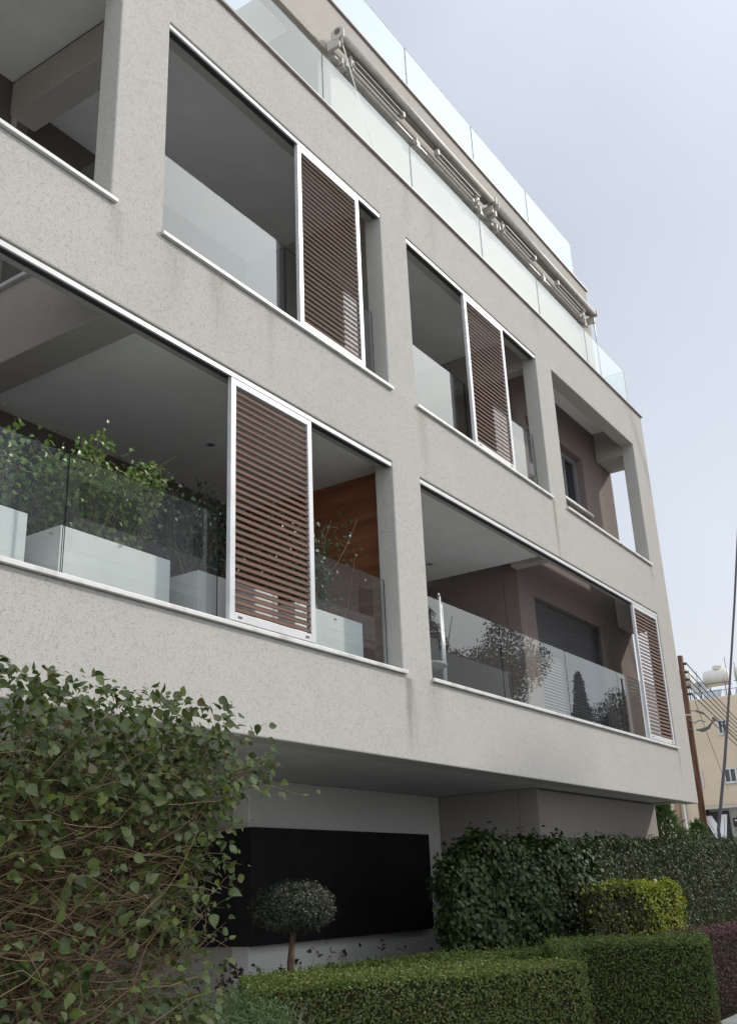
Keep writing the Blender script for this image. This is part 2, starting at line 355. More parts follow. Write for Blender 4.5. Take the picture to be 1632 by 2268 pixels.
# coping of terrace parapet
MB().box(-3,XR+.035,Y0-.035,Y1+.03,Zp+.001,Zp+.035).build('parapet_coping',M['coping'],B,bevel=.006)
# end room block (taupe), grey at ground and top floor
def end_room():
    wins=[(13.63,16.30,3.25,5.69),(14.0,16.38,7.80,8.86)]
    grid_wall('room_wall',[13.1,17.85]+[a for h in wins for a in h[:2]],[2.83,9.9]+[a for h in wins for a in h[2:]],wins,6.0,6.24,M['taupe'],B,.01)
    MB().box(13.1,13.32,6.243,7.74,2.83,9.9).build('room_side_wall',M['taupe'],B,bevel=.01)
    MB().box(17.63,17.85,6.243,14,2.83,9.9).build('room_end_wall',M['taupe'],B)
end_room()
gw=MB(); gw.box(13.06,17.80,6.0,6.3,0,2.866); gw.box(13.06,13.3,6.303,7.55,0,2.866); gw.build('ground_floor_wall',stucco('warm dark grey render',(.36,.33,.30),tex=.6),B,bevel=.012)
MB().box(8.9,13.3,7.553,7.8,0,2.866).build('entrance_wall',stucco('entrance wall render',(.66,.65,.62),tex=.35),B,bevel=.012)
MB().box(8.9,9.2,7.803,13,0,2.866).build('entrance_side_wall',M['stucco2'],B)
MB().box(-4,9,13.0,13.2,0,2.8).build('entrance_back_wall',M['stucco2'],B)
# soffit over the ground floor, slabs
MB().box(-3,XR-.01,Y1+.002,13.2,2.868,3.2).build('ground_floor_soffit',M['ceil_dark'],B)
MB().box(4.75,8.84,Y1+.002,7.55,6.03,6.4).build('balcony_ceiling',M['ceil'],B)
MB().box(9.12,12.9,Y1+.002,7.55,6.03,6.4).build('balcony_ceiling',M['ceil'],B)
MB().box(5.28,17.6,Y1+.002,7.55,9.62,9.66).build('balcony_ceiling',M['ceil'],B)
MB().box(-3,4.95,Y1+.002,7.4,9.63,9.66).build('atrium_ceiling',M['ceil'],B)
MB().box(-3,XR-.01,Y1+.002,16,9.665,10.0).build('terrace_slab',M['stucco2'],B)
bm_=MB(); bm_.box(4.95,5.26,Y1+.002,7.4,9.2,9.62); bm_.build('atrium_beam',M['stucco2'],B,bevel=.01)
MB().box(4.66,5.02,Y1+.002,7.4,5.97,6.72).build('atrium_parapet',M['stucco2'],B,bevel=.01)
MB().box(4.62,5.05,Y1+.002,7.4,6.722,6.765).build('parapet_coping',M['marble'],B,bevel=.005)
MB().box(12.905,13.095,Y1+.002,6.0,5.97,6.8).build('cross_beam',M['stucco2'],B,bevel=.01); MB().box(12.905,13.095,Y1+.002,7.55,9.06,9.615).build('cross_beam',M['stucco2'],B,bevel=.01)
# back walls, partitions
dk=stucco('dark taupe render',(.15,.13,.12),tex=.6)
MB().box(-3,4.98,7.403,7.55,0,9.66).build('atrium_back_wall',dk,B)
MB().box(8.86,9.10,Y1+.002,7.55,3.2,6.028).build('partition_wall',M['taupe'],B)
MB().box(8.86,9.10,Y1+.002,7.55,6.41,9.615).build('partition_wall',M['stucco2'],B)
MB().box(8.825,8.857,Y1+.004,7.54,3.2,6.025).build('timber_cladding',M['woodwall'],B)
for (a,b,z0,z1) in ((5.0,8.84,3.2,6.03),(9.12,13.09,3.2,6.03),(5.28,8.84,6.41,9.62),(9.12,13.09,6.41,9.62)):
    MB().box(a,b,7.553,7.75,z0,z1).build('balcony_back_wall',dk,B)
    d=MB().box(a+.25,b-.25,7.50,7.54,z0+.02,z0+2.55).build('sliding_door',M['door_glass'],B)
    fr=MB()
    for k in range(4):
        x=a+.25+(b-a-.5)*k/3; fr.box(x-.03,x+.03,7.47,7.498,z0+.02,z0+2.55)
    fr.box(a+.25,b-.25,7.46,7.468,z0+2.55,z0+2.62); fr.build('door_frame',mat('anthracite frame',(.05,.05,.055),.4,.5),d)
# window of the end room
wn=MB().box(14.05,16.36,6.19,6.20,7.82,8.84).build('window',M['door_glass'],B)
wf=MB()
wf.box(14.0,16.38,6.13,6.188,8.76,8.86); wf.box(14.0,16.38,6.13,6.188,7.80,7.86); wf.box(16.30,16.38,6.13,6.188,7.862,8.758)
wf.box(15.1,15.17,6.14,6.186,7.862,8.758); wf.box(15.82,15.89,6.15,6.187,7.862,8.758); wf.build('window_frame',mat('grey window frame',(.2,.2,.21),.4,.5),wn,bevel=.006)
MB().box(13.95,16.47,5.94,6.12,7.745,7.795).build('window_sill',M['marble'],wn,bevel=.006)
# roller shutter in the end room wall
rs=MB(); z=3.26
while z<5.68:
    rs.xprism([(6.10,z),(6.092,z+.012),(6.088,z+.024),(6.092,z+.038),(6.10,z+.046),(6.12,z+.046),(6.12,z)],13.64,16.29); z+=.0475
rsh=rs.build('roller_shutter',M['roller'],B)
for q in (16.24,13.635): MB().box(q,q+.055,6.05,6.085,3.26,5.68).build('guide_rail',M['roller'],rsh)
# ---------------- sills
for (a,b,zz) in ((.5,4.49,S2),(5.06,8.57,S2),(9.16,12.87,S2),(13.46,17.09,S2),(.5,8.55,S1),(9.13,17.07,S1)):
    s=MB(); s.box(a+.003,b-.003,Y0,Y1+.05,zz+.002,zz+.038); s.box(a-.02,b+.05,Y0-.035,Y0-.001,zz+.0,zz+.038); s.build('sill',M['marble'],B,bevel=.005)
# ---------------- tracks + sliding louvre shutters
def track(a,b,zt):
    t=MB().box(a+.002,b-.002,Y0+.008,Y0+.03,zt-.064,zt-.016).build('shutter_track',M['alu'],B,bevel=.004)
    q=MB(); q.box(a+.002,b-.002,Y0+.031,Y0+.038,zt-.055,zt-.003); q.box(a+.002,b-.002,Y0+.054,Y0+.062,zt-.055,zt-.003); q.box(a+.002,b-.002,Y0+.082,Y0+.09,zt-.06,zt-.003); q.box(a+.002,b-.002,Y0+.0385,Y0+.0535,zt-.02,zt-.0035); q.box(a+.002,b-.002,Y0+.0625,Y0+.0815,zt-.02,zt-.0035)
    q.build('track_rail',M['alu_dark'],t)
track(.5,8.55,T1); track(5.06,8.57,T2); track(9.16,12.87,T2); track(9.13,17.07,T1)
def shutter(x0,x1,z0,z1,yc=5.285,fw=.065):
    y0,y1=yc-.022,yc+.022
    fr=MB(); fr.box(x0,x0+fw,y0,y1,z0,z1); fr.box(x1-fw,x1,y0,y1,z0,z1); fr.box(x0+fw,x1-fw,y0,y1,z0,z0+fw*1.1); fr.box(x0+fw,x1-fw,y0,y1,z1-fw*1.1,z1)
    o=fr.build('louvre_shutter',M['alu'],B,bevel=.004)
    s=MB(); p=.0615; zz=z0+fw*1.1+.012; t=R(65); hd=.0242; th=.0045
    while zz+.05<z1-fw:
        c=(yc,zz+.022); dy,dz=math.cos(t)*hd,math.sin(t)*hd   # outer edge low
        ny,nz=-math.sin(t)*th,math.cos(t)*th
        # outer (front) edge lower
        prof=[(c[0]-dy+ny,c[1]-dz+nz),(c[0]+ny*1.4,c[1]+nz*1.4),(c[0]+dy+ny,c[1]+dz+nz),(c[0]+dy-ny,c[1]+dz-nz),(c[0]-ny*1.4,c[1]-nz*1.4),(c[0]-dy-ny,c[1]-dz-nz)]
        s.xprism(prof,x0+fw+.001,x1-fw-.001); zz+=p
    s.build('slats',M['slat'],o)
    for q in (x0+fw*1.6,x1-fw*1.6-.05): MB().box(q,q+.05,y0-.003,y0-.0005,z0+.025,z0+.045).build('guide_slot',M['alu_dark'],o)
    return o
shutter(5.96,7.12,S1+.065,T1-.055); shutter(6.98,8.13,S2+.065,T2-.055); shutter(10.63,11.79,S2+.065,T2-.055); shutter(15.85,17.05,S1+.065,T1-.055)
# ---------------- glass balustrades
def pane(x0,x1,y,z0,z1,mt,name='glass_pane',th=.012):
    m_=MB(); n=0
    m_.box(x0,x1,y-th/2,y+th/2,z0,z1); m_.mi=[1,1,0,1,2,1]
    return m_.build(name,[mt,M['glass_edge'],M['glass_back']],B)
G=M['glass']
for (a,b) in ((2.45,4.385),(4.40,5.98),(7.2,8.53)): pane(a,b,5.42,S1+.044,4.655,G)
for (a,b) in ((5.08,6.93),(6.95,8.54)): pane(a,b,5.42,S2+.044,7.875,G)
for (a,b) in ((9.18,10.72),(10.74,12.84)): pane(a,b,5.42,S2+.044,7.87,G)
for (a,b) in ((9.15,11.135),(11.15,13.12),(13.135,15.1),(15.115,17.04)): pane(a,b,5.42,S1+.044,4.67,G)
GT=M['glass_terrace']
gx=[-.3,1.66,3.62,5.58,7.535,9.48,11.43,13.385,15.36,17.34]
for a,b in zip(gx[:-1],gx[1:]): pane(a+.007,b-.007,5.30,Zp+.037,10.86,GT)
def pane_side(x,y0,y1,z0,z1,mt):
    m_=MB(); m_.box(x-.006,x+.006,y0,y1,z0,z1); m_.mi=[1,1,1,0,1,0]; return m_.build('glass_pane',[mt,M['glass_edge']],B)
pane_side(17.34,5.31,5.98,Zp+.037,10.86,GT)
pane_side(4.84,5.60,7.35,6.77,7.80,G)
# ---------------- top floor, set back
tw=MB(); tw.box(8.72,17.85,6.0,6.21,10.0,13.2); tw.box(-3,8.72,6.0,6.21,12.24,13.2)
wl=grid_wall('penthouse_wall',[-3,8.72,17.85],[10.0,12.24,13.2],[(-3,8.72,10.0,12.24)],6.0,6.21,M['stucco2'],B,.012)
MB().box(8.1,17.84,6.213,14,12.26,13.19).build('roof_slab',M['stucco2'],B,bevel=.01)
MB().box(17.6,17.84,6.213,14,10.0,12.257).build('penthouse_end_wall',M['stucco2'],B)
MB().box(10.2,10.4,6.213,14,10.0,12.257).build('penthouse_side_wall',M['stucco2'],B)
MB().box(-3,17.89,5.965,6.3,13.202,13.24).build('roof_coping',M['coping'],B,bevel=.006)
rx=[-2.0,.2,2.35,4.5,6.6,8.72,10.9,13.08,15.26,17.43]
for a,b in zip(rx[:-1],rx[1:]): pane(a+.008,b-.008,6.06,13.242,14.16,GT)
pane_side(17.43,6.07,9.5,13.242,14.16,GT)
# downlights
for (x,y,z) in ((7.1,6.55,6.03),(12.14,6.91,6.03)):
    d=MB().tube([(x,y,z-.012),(x,y,z-.001)],.055,20).build('downlight',M['alu'],B,smooth=False)
    MB().tube([(x,y,z-.014),(x,y,z-.0125)],.035,16).build('lamp_recess',M['alu_dark'],d)

# ================================================================ AWNINGS
def awning(x0,x1,label,cord_at):
    a=empty('folded_awning',((x0+x1)/2,5.9,12.3),label,'awning','folded awnings on the top floor wall')
    yc,zc=5.77,12.38
    MB().tube([(x0+.08,yc,zc),(x1-.03,yc,zc)],.052,16).build('front_bar',M['awn'],a,smooth=True)
    MB().tube([(x0+.12,5.88,12.42),(x1-.06,5.88,12.42)],.06,12).build('cloth_roll',M['awn_cloth'],a,smooth=True)
    MB().box(x0+.1,x1-.05,5.90,5.945,12.10,12.145).build('torsion_bar',M['awn'],a,bevel=.005)
    c=MB(); c.tube([(x0,yc+.02,zc-.01),(x0+.03,yc+.02,zc-.01)],.105,20); c.tube([(x0+.03,yc+.03,zc-.02),(x0+.08,yc+.03,zc-.02)],.09,20); c.box(x0+.005,x0+.06,yc,5.96,zc-.22,zc-.06); c.build('end_cap',M['awn'],a,bevel=.006)
    k=MB().tube([(x0-.008,yc+.01,zc+.01),(x0+.0,yc+.01,zc+.01)],.045,16).build('cap_socket',M['awn_dark'],a)
    c=MB(); c.box(x1-.03,x1,yc-.07,yc+.11,zc-.06,zc+.075); c.box(x1-.06,x1-.01,yc,5.96,zc-.2,zc-.06); c.build('end_cap',M['awn'],a,bevel=.006)
    mid=(x0+x1)/2
    for s0,s1 in ((x0+.45,mid-.55),(x1-.45,mid+.45)):
        for k,(yy,zz) in enumerate(((5.84,12.27),(5.80,12.235),(5.86,12.205))):
            MB().box(min(s0,s1),max(s0,s1),yy-.011,yy+.011,zz-.01,zz+.01).build('folding_arm',M['awn_dark'] if k!=0 else M['awn'],a,bevel=.003)
        e=MB(); e.box(s1-.03,s1+.03,5.79,5.87,12.19,12.29); e.build('arm_elbow',M['awn'],a,bevel=.01)
        sh=MB(); sh.box(s0-.08,s0+.02,5.82,5.87,12.18,12.27); sh.box(s0-.15,s0-.1,5.85,5.95,12.09,12.17); sh.box(s0-.04,s0-.015,5.82,5.96,12.07,12.13); sh.tube([(s0-.06,5.84,12.12),(s0-.06,5.84,12.30)],.022,10); sh.build('arm_shoulder',M['awn'],a,bevel=.006)
    for xb in (x0+.3,mid-.02,x1-.25):
        b=MB(); b.box(xb-.05,xb+.05,5.88,5.998,12.05,12.19); b.box(xb-.09,xb-.055,5.86,5.93,12.07,12.17); b.build('wall_bracket',M['awn'],a,bevel=.006)
    if cord_at:
        p0=Vector((x0+.04,yc-.02,zc-.1)); p1=Vector((x0+.72,5.72,10.75))
        MB().tube([p0,p0+Vector((.0,-.01,-.05)),p0+Vector((.02,-.01,-.1))],.014,8).build('crank_hook',M['awn'],a,smooth=True)
        MB().tube([p0+Vector((.02,-.01,-.1)),p0.lerp(p1,.5)+Vector((.01,0,-.02)),p1],.009,6).build('pull_cord',M['cord'],a,smooth=True)
    else:
        p0=Vector((x1-.03,yc+.05,zc-.15)); MB().tube([p0,p0+Vector((.03,-.02,-.12)),p0+Vector((.03,-.02,-1.3))],.012,6).build('crank_rod',M['chrome'],a,smooth=True)
awning(8.6,13.08,'longer cream folded awning with a white pull cord hanging from its left end',True)
awning(13.12,17.5,'cream folded awning overhanging the right end of the top floor wall',False)

# ================================================================ THINGS ON THE BALCONIES
def planter(x0,x1,y0,y1,z0,z1,label):
    p=empty('planter',((x0+x1)/2,(y0+y1)/2,z0),label,'planter','white planters behind the balcony glass')
    t=.035
    b=MB(); b.box(x0,x1,y0,y0+t,z0,z1); b.box(x0,x1,y1-t,y1,z0,z1); b.box(x0,x0+t,y0+t,y1-t,z0,z1); b.box(x1-t,x1,y0+t,y1-t,z0,z1)
    b.build('box',M['white_box'],p,bevel=.004)
    MB().box(x0+t,x1-t,y0+t,y1-t,z0+.05,z1-.07).build('soil',M['soil'],p)
for (a,b,lb) in ((3.12,4.22,'white planter at the left frame edge behind the balcony glass'),(4.51,5.62,'sunlit white planter behind the joint of the balcony glass, holding the densest shrub'),
    (5.95,7.0,'shaded white planter just left of the largest louvred shutter'),(7.25,8.37,'white planter between the largest shutter and the column')):
    planter(a,b,5.60,6.03,3.25,4.19,lb)
LEAF_FIC=leafmat('ficus leaves',[(.08,.15,.03),(.13,.22,.045),(.20,.28,.06),(.09,.18,.04)],.32,.3,.5)
LEAF_DARK=leafmat('dark shrub leaves',[(.03,.055,.025),(.05,.085,.035),(.04,.07,.035),(.07,.10,.045)],.4,.2,.45)
STEM=mat('pale grey stems',(.2,.16,.11),.8,.2)
def shrub(x0,x1,y0,y1,z0,z1,nst,nl,label,lm,ls=.05,spread=.1,hang=True,ztop=None):
    cx,cy=(x0+x1)/2,(y0+y1)/2
    s=empty('potted_shrub',(cx,cy,z0),label,'shrub')
    S=np.stack([rng.uniform(x0+.1,x1-.1,nst),rng.uniform(y0+.1,y1-.1,nst),np.full(nst,z0-.02)],1)
    D=np.stack([rng.normal(0,.28,nst),rng.normal(-.05,.22,nst),np.ones(nst)],1)
    Ln=rng.uniform(.55,1.0,nst)*(z1-z0); big=rng.random(nst)<.12; Ln[big]*=1.22
    stem_o,pts=twigs('stems',S,D,Ln,rng.uniform(.004,.009,nst),STEM,s,seg=7,wob=.13)
    A=np.stack(pts,1) # n,8,3
    ii=rng.integers(0,nst,nl); tt=np.clip(rng.beta(2.2,1.0,nl),.12,.999)*7; k=tt.astype(int); fr=(tt-k)[:,None]
    P=A[ii,k]*(1-fr)+A[ii,np.minimum(k+1,7)]*fr+rng.normal(0,spread,(nl,3))*np.array([1,.9,.55])
    P[:,1]=np.maximum(P[:,1],5.46)
    T=rng.normal(0,1,(nl,3)); 
    if hang: T[:,2]-=1.3
    Nn=rng.normal(0,.6,(nl,3))+np.array([-.1,-.6,.75])
    leaves('foliage',P,Nn,rng.uniform(.75,1.2,nl)*ls,lm,s,T_OV,T,1.0,.35)
    # twiglets from stems to clumps
    j=rng.integers(0,nst,nst*3); q=A[j,rng.integers(2,7,nst*3)]
    tw_o=(twigs('twiglets',q,np.stack([rng.normal(0,1,nst*3),rng.normal(-.1,.7,nst*3),rng.uniform(.1,.9,nst*3)],1),rng.uniform(.1,.3,nst*3),np.full(nst*3,.0028),STEM,s,seg=3,sides=3))[0]
    bmj=bmesh.new(); bmj.from_mesh(stem_o.data); bmj.from_mesh(tw_o.data); bmj.to_mesh(stem_o.data); bmj.free(); bpy.data.objects.remove(tw_o)
    return s
shrub(3.1,4.2,5.62,6.0,4.13,5.0,22,900,'loose ficus shrub with bare grey branches at the left frame edge',LEAF_FIC,.052,.12)
shrub(4.5,5.6,5.62,6.0,4.13,5.16,70,3800,'dense sunlit ficus shrub in the planter behind the glass joint',LEAF_FIC,.046,.075)
shrub(5.95,7.0,5.7,6.0,4.13,5.22,26,1200,'dark shaded shrub just left of the largest louvred shutter',LEAF_DARK,.047,.1)
shrub(7.3,8.3,5.62,6.0,4.13,5.3,30,1300,'sparse dark shrub in front of the timber wall right of the largest shutter',LEAF_DARK,.047,.11)
# trailing branches hanging over the right planter
# folded steel stand, side table and woven chair behind the right balcony glass
st=empty('folded_parasol_stand',(10.3,5.75,3.25),'upright pair of brushed steel tubes behind the left pane of the right balcony','stand')
for (x,y,zt,r) in ((10.17,5.7,4.88,.022),(10.29,5.74,4.82,.016),(10.33,5.76,4.80,.008)):
    MB().tube([(x,y,3.25),(x,y,zt)],r,12).build('tube',M['chrome'],st,smooth=True)
MB().tube([(10.17,5.7,4.88),(10.17,5.7,4.93)],[.024,.004],12).build('finial',M['chrome'],st,smooth=True)
MB().box(10.1,10.36,5.66,5.8,3.2,3.25).build('base_plate',M['chrome'],st,bevel=.01)
tb=empty('side_table',(9.72,5.72,3.25),'small grey round edged table standing against the right balcony glass','table')
MB().tube([(9.90,5.80,4.0),(9.90,5.80,4.03)],.27,32).build('table_top',mat('grey table top',(.36,.36,.36),.5,.4),tb,bevel=.008)
for q in ((9.65,5.66),(10.04,5.66),(9.65,5.98),(10.04,5.98)): MB().tube([(q[0],q[1],3.2),(q[0]*.5+9.86*.5,q[1]*.5+5.80*.5,3.984)],.014,8).build('leg',M['chrome'],tb,smooth=True)
def woven_chair():
    c=empty('woven_chair',(9.75,6.3,3.2),'white woven mesh chair showing its rounded back above the small table','chair')
    V=[];nu,nv=24,14; cx,cy,cz=9.80,6.05,4.34
    mb=MB()
    for i in range(nv+1):
        ph=-1.15+2.3*i/nv
        for j in range(nu+1):
            th=-1.5+3.0*j/nu
            mb.v.append((cx+.30*math.cos(ph)*math.sin(th)*1.0,cy+.16-.18*math.cos(ph)*math.cos(th),cz+.20*math.sin(ph)))
    for i in range(nv):
        for j in range(nu): mb.face((i*(nu+1)+j,i*(nu+1)+j+1,(i+1)*(nu+1)+j+1,(i+1)*(nu+1)+j))
    o=mb.build('backrest',noisy(mat('white woven mesh',(.7,.74,.71),.6,.3),(.5,.54,.51),(.78,.8,.77),60,2,.5,90,stretch=(1,1,1)),c,smooth=True)
    sm=o.modifiers.new('solid','SOLIDIFY'); sm.thickness=.015
    MB().box(9.55,10.05,6.05,6.5,3.85,3.92).build('seat',M['white_box'],c,bevel=.03)
    for q in ((9.6,6.1),(10.0,6.1),(9.6,6.45),(10.0,6.45)): MB().tube([(q[0],q[1],3.2),(q[0],q[1],3.86)],.014,8).build('leg',M['chrome'],c,smooth=True)
woven_chair()

# ================================================================ BLACK SIGN BOX ON THE ENTRANCE WALL
sb=empty('black_sign_box',(10.6,7.45,1.14),'long black box sign wrapping the corner of the entrance wall','sign')
bx=MB(); bx.prism([(8.80,7.42),(12.52,7.42),(12.52,7.55),(8.895,7.55),(8.895,11.5),(8.80,11.5)],1.14,2.335); bx.build('panel',M['black'],sb,bevel=.004)
def text_mesh(name,txt,size,mt,mtx,parent,ext=.004):
    cu=bpy.data.curves.new(name,'FONT'); cu.body=txt; cu.size=size; cu.extrude=ext
    t=bpy.data.objects.new(name,cu); col.objects.link(t)
    me=bpy.data.meshes.new_from_object(t); bpy.data.objects.remove(t); bpy.data.curves.remove(cu)
    me.transform(mtx); me.materials.append(mt); o=bpy.data.objects.new(name,me); col.objects.link(o); attach(o,parent); return o
dim=mat('dark metal lettering',(.05,.05,.055),.5,.4)
text_mesh('lettering','DE',.1,dim,Matrix.Translation((9.72,7.414,1.62))@Matrix.Rotation(R(90),4,'X'),sb)

# ================================================================ GARDEN
def in_poly(x,y,poly):
    c=np.zeros(len(x),bool); k=len(poly)
    for i in range(k):
        x1,y1=poly[i]; x2,y2=poly[(i+1)%k]
        t=((y1>y)!=(y2>y)); xi=(x2-x1)*(y-y1)/((y2-y1) if y2!=y1 else 1e-9)+x1; c^=t&(x<xi)
    return c
def hedge(name,poly,z0,z1,label,lm,n_top,n_side,ls,cat='hedge',group=None,rough=.02,lump=.03,tmpl=T_SM,zfun=None,wid=1.0,core=.05,roundr=.06,jit=.55,mixfun=None,tips=0):
    a=sum(poly[i][0]*poly[(i+1)%len(poly)][1]-poly[(i+1)%len(poly)][0]*poly[i][1] for i in range(len(poly)))
    if a<0: poly=poly[::-1]
    pa=np.array(poly); cx,cy=pa.mean(0)
    h=empty(name,(cx,cy,0),label,cat,group)
    # solid inner core, its dark colour stands for shade between the leaves
    k=len(poly); ins=[]
    for i in range(k):
        p=Vector(poly[i]); e1=(p-Vector(poly[i-1])).normalized(); e2=(Vector(poly[(i+1)%k])-p).normalized()
        n1=Vector((-e1.y,e1.x)); n2=Vector((-e2.y,e2.x)); bis=(n1+n2); bis=bis/max(.5,bis.length**2/2)
        ins.append(tuple(p+bis*core))
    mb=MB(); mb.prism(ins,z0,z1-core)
    mb.build('branches',M['twig_shade'],h)
    lo,hi=pa.min(0),pa.max(0)
    P=[];Nn=[]
    cnt=0
    while cnt<n_top:
        q=rng.uniform(lo,hi,(n_top*2,2)); q=q[in_poly(q[:,0],q[:,1],poly)]; cnt+=len(q)
        P.append(np.column_stack([q,np.full(len(q),z1)])); Nn.append(np.tile([0,0,1.],(len(q),1)))
    P=[np.concatenate(P)[:n_top]]; Nn=[np.tile([0,0,1.],(n_top,1))]
    Ls=[math.dist(poly[i],poly[(i+1)%k]) for i in range(k)]; tot=sum(Ls)
    for i in range(k):
        m_=int(n_side*Ls[i]/tot); t=rng.random(m_); z=z0+(z1-z0)*rng.random(m_)**.8
        p0,p1=np.array(poly[i]),np.array(poly[(i+1)%k]); d=(p1-p0)/max(Ls[i],1e-6); n_=np.array([d[1],-d[0]])
        P.append(np.column_stack([p0+(p1-p0)*t[:,None],z])); Nn.append(np.tile([n_[0],n_[1],.25],(m_,1)))
    P=np.concatenate(P); Nn=np.concatenate(Nn)
    # lumps and roughness
    lumpv=(np.sin(P[:,0]*5.1+P[:,2]*4)+np.sin(P[:,1]*6.3+1.3+P[:,2]*3)+np.sin(P[:,0]*11.7+P[:,1]*9.1+P[:,2]*13))/3
    P=P+nrm(Nn)*(lumpv*lump+rng.normal(0,rough,len(P))-core*.3*rng.random(len(P)))[:,None]
    if zfun is not None:
        P[:,2]=z0+(P[:,2]-z0)*zfun(P[:,0],P[:,1])
        me=h.children[0].data
        for v in me.vertices: v.co.z=z0+(v.co.z-z0)*float(zfun(np.array([v.co.x+cx]),np.array([v.co.y+cy]))[0])*.985
    mi=None
    if mixfun is not None: mi=(rng.random(len(P))<mixfun(P[:,0],P[:,1],P[:,2])).astype(int)
    if tips: mi[(P[:,2]>z1-.045)&(rng.random(len(P))<tips)&(mi==0)]=2  # leaves near the top take the lighter colour, painted light
    # stray shoots above the clipped surface
    k2=max(20,n_top//60); q=P[:n_top][rng.integers(0,n_top,k2)]
    q2=np.repeat(q,4,0)+rng.normal(0,.010,(k2*4,3))+np.array([0,0,1])*rng.uniform(.0,.05,(k2*4,1))
    P=np.concatenate([P,q2]); Nn=np.concatenate([Nn,np.tile([0,0,.6],(len(q2),1))])
    if mi is not None: mi=np.concatenate([mi,np.full(len(q2),2 if tips else 0)])
    leaves('foliage',P,Nn,rng.uniform(.7,1.25,len(P))*ls,lm,h,tmpl,None,wid,jit,mi)
    return h
TOP_LIT=leafmat('yellow green lit hedge tops',[(.09,.145,.03),(.13,.185,.04),(.17,.19,.045),(.11,.165,.035)],.5,.3,.25)  # lighter yellow green leaves, painting light onto the hedge tops
BROWN=leafmat('browned hedge leaves',[(.10,.055,.025),(.15,.085,.035),(.08,.06,.025),(.19,.12,.05)],.6,.2,.2)
GOLD_SHADE=leafmat('golden leaves shade side',[(.05,.06,.02),(.075,.075,.03),(.045,.06,.02),(.09,.07,.035)],.55,.2,.2)  # duller leaf copy that paints the golden shrub's unlit side
BOX1=leafmat('box hedge leaves',[(.045,.08,.02),(.07,.12,.03),(.10,.15,.035),(.06,.10,.03),(.13,.16,.04)],.55,.25,.25)
BOX1B=leafmat('box hedge leaves with bronze tips',[(.05,.085,.02),(.08,.125,.028),(.13,.16,.04),(.065,.105,.028),(.16,.15,.045)],.55,.25,.25)
PURP=leafmat('purple barberry leaves',[(.09,.037,.042),(.145,.066,.068),(.115,.055,.05),(.185,.105,.10)],.5,.25,.35)
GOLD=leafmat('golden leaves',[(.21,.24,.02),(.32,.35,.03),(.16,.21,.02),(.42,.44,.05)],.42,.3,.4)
DKR=leafmat('dark glossy round leaves',[(.022,.042,.012),(.034,.06,.017),(.05,.082,.022),(.026,.048,.015)],.5,.12,.25)
TALL=leafmat('dark hedge leaves',[(.016,.034,.012),(.027,.052,.016),(.042,.072,.018),(.02,.04,.013),(.065,.09,.02)],.55,.2,.2)
hedge('clipped_hedge',[(6.1,5.15),(6.75,4.62),(8.35,3.55),(8.98,4.12),(7.6,5.75),(6.9,5.95)],0,1.0,'low clipped box hedge nearest the viewer, its top tinged yellow',[BOX1B,BROWN,TOP_LIT],26000,30000,.028,lump=.018,rough=.014,tips=.5,mixfun=lambda x,y,z:.015+.05*np.clip(np.sin(x*4.1+y*2.7),0,1))
hedge('clipped_hedge',[(8.3,5.85),(8.25,6.25),(8.9,6.05),(9.94,5.7),(10.75,5.02),(10.35,4.6),(9.2,4.9)],0,.99,'narrow strip of low box hedge below the wall, behind the front hedge',[BOX1,BROWN,TOP_LIT],13000,8000,.028,lump=.018,rough=.014,tips=.5,mixfun=lambda x,y,z:.01+0*x)
hedge('clipped_hedge',[(9.3,4.25),(10.3,4.38),(10.47,3.19),(11.97,3.7),(11.1,5.05),(10.5,4.9)],0,1.05,'low green box hedge on the right beside the purple hedge, browning at its foot',[BOX1,BROWN,TOP_LIT],16000,32000,.028,lump=.022,rough=.014,tips=.35,mixfun=lambda x,y,z:np.clip((.62-z)/.35,0,1)*np.clip((.2+.6*np.sin(x*3.1+y*4.3))+.35*np.clip((4.2-y)/1,0,1),0,.85))
hedge('purple_hedge',[(12.3,3.98),(17.5,3.9),(17.5,4.3),(12.7,4.42)],0,1.0,'low purple leaved hedge at the right edge by the pavement',PURP,12000,18000,.03)
hedge('golden_shrub',[(11.3,4.68),(13.9,4.52),(14.2,4.72),(14.1,5.0),(11.95,5.08)],.0,1.545,'clipped golden green shrub in front of the dark hedge',[GOLD,GOLD_SHADE],7000,15000,.05,cat='shrub',lump=.05,rough=.028,zfun=lambda x,y:1-.06*np.clip((x-14.0)/.5,0,1)**2-.03*np.clip((11.8-x)/.4,0,1)+.008*np.sin(x*7),mixfun=lambda x,y,z:np.clip(1.0-(x-12.2)/.9+.3*np.sin(x*5+z*6)-.4*np.clip((z-1.38)/.1,0,1),.03,.92))
# left half of the golden shrub above: duller leaf colour stands for shade
def dome_h(x,y): 
    x=np.asarray(x); return 1.0-.16*np.clip((10.9-x)/1.0,0,1)**1.5+.03*np.sin(x*3.1)-.03*np.clip(x-12.2,0,1)
hedge('round_leaved_hedge',[(10.02,5.72),(11.3,5.5),(13.35,5.36),(13.35,5.93),(10.15,5.93)],0,2.06,'dark glossy round leaved hedge against the ground floor wall',DKR,6000,24000,.052,tmpl=T_RD,lump=.10,rough=.06,zfun=dome_h,core=.09,jit=.4)
hedge('tall_hedge',[(13.3,5.4),(17.8,5.25),(26,5.0),(26,5.9),(13.3,5.93)],0,2.14,'tall dark hedge running along the right side below the utility pole',TALL,11000,48000,.052,lump=.08,rough=.04,jit=.38,zfun=lambda x,y:1+.007*(x-13.3)+.012*np.sin(x*2.3),core=.08)
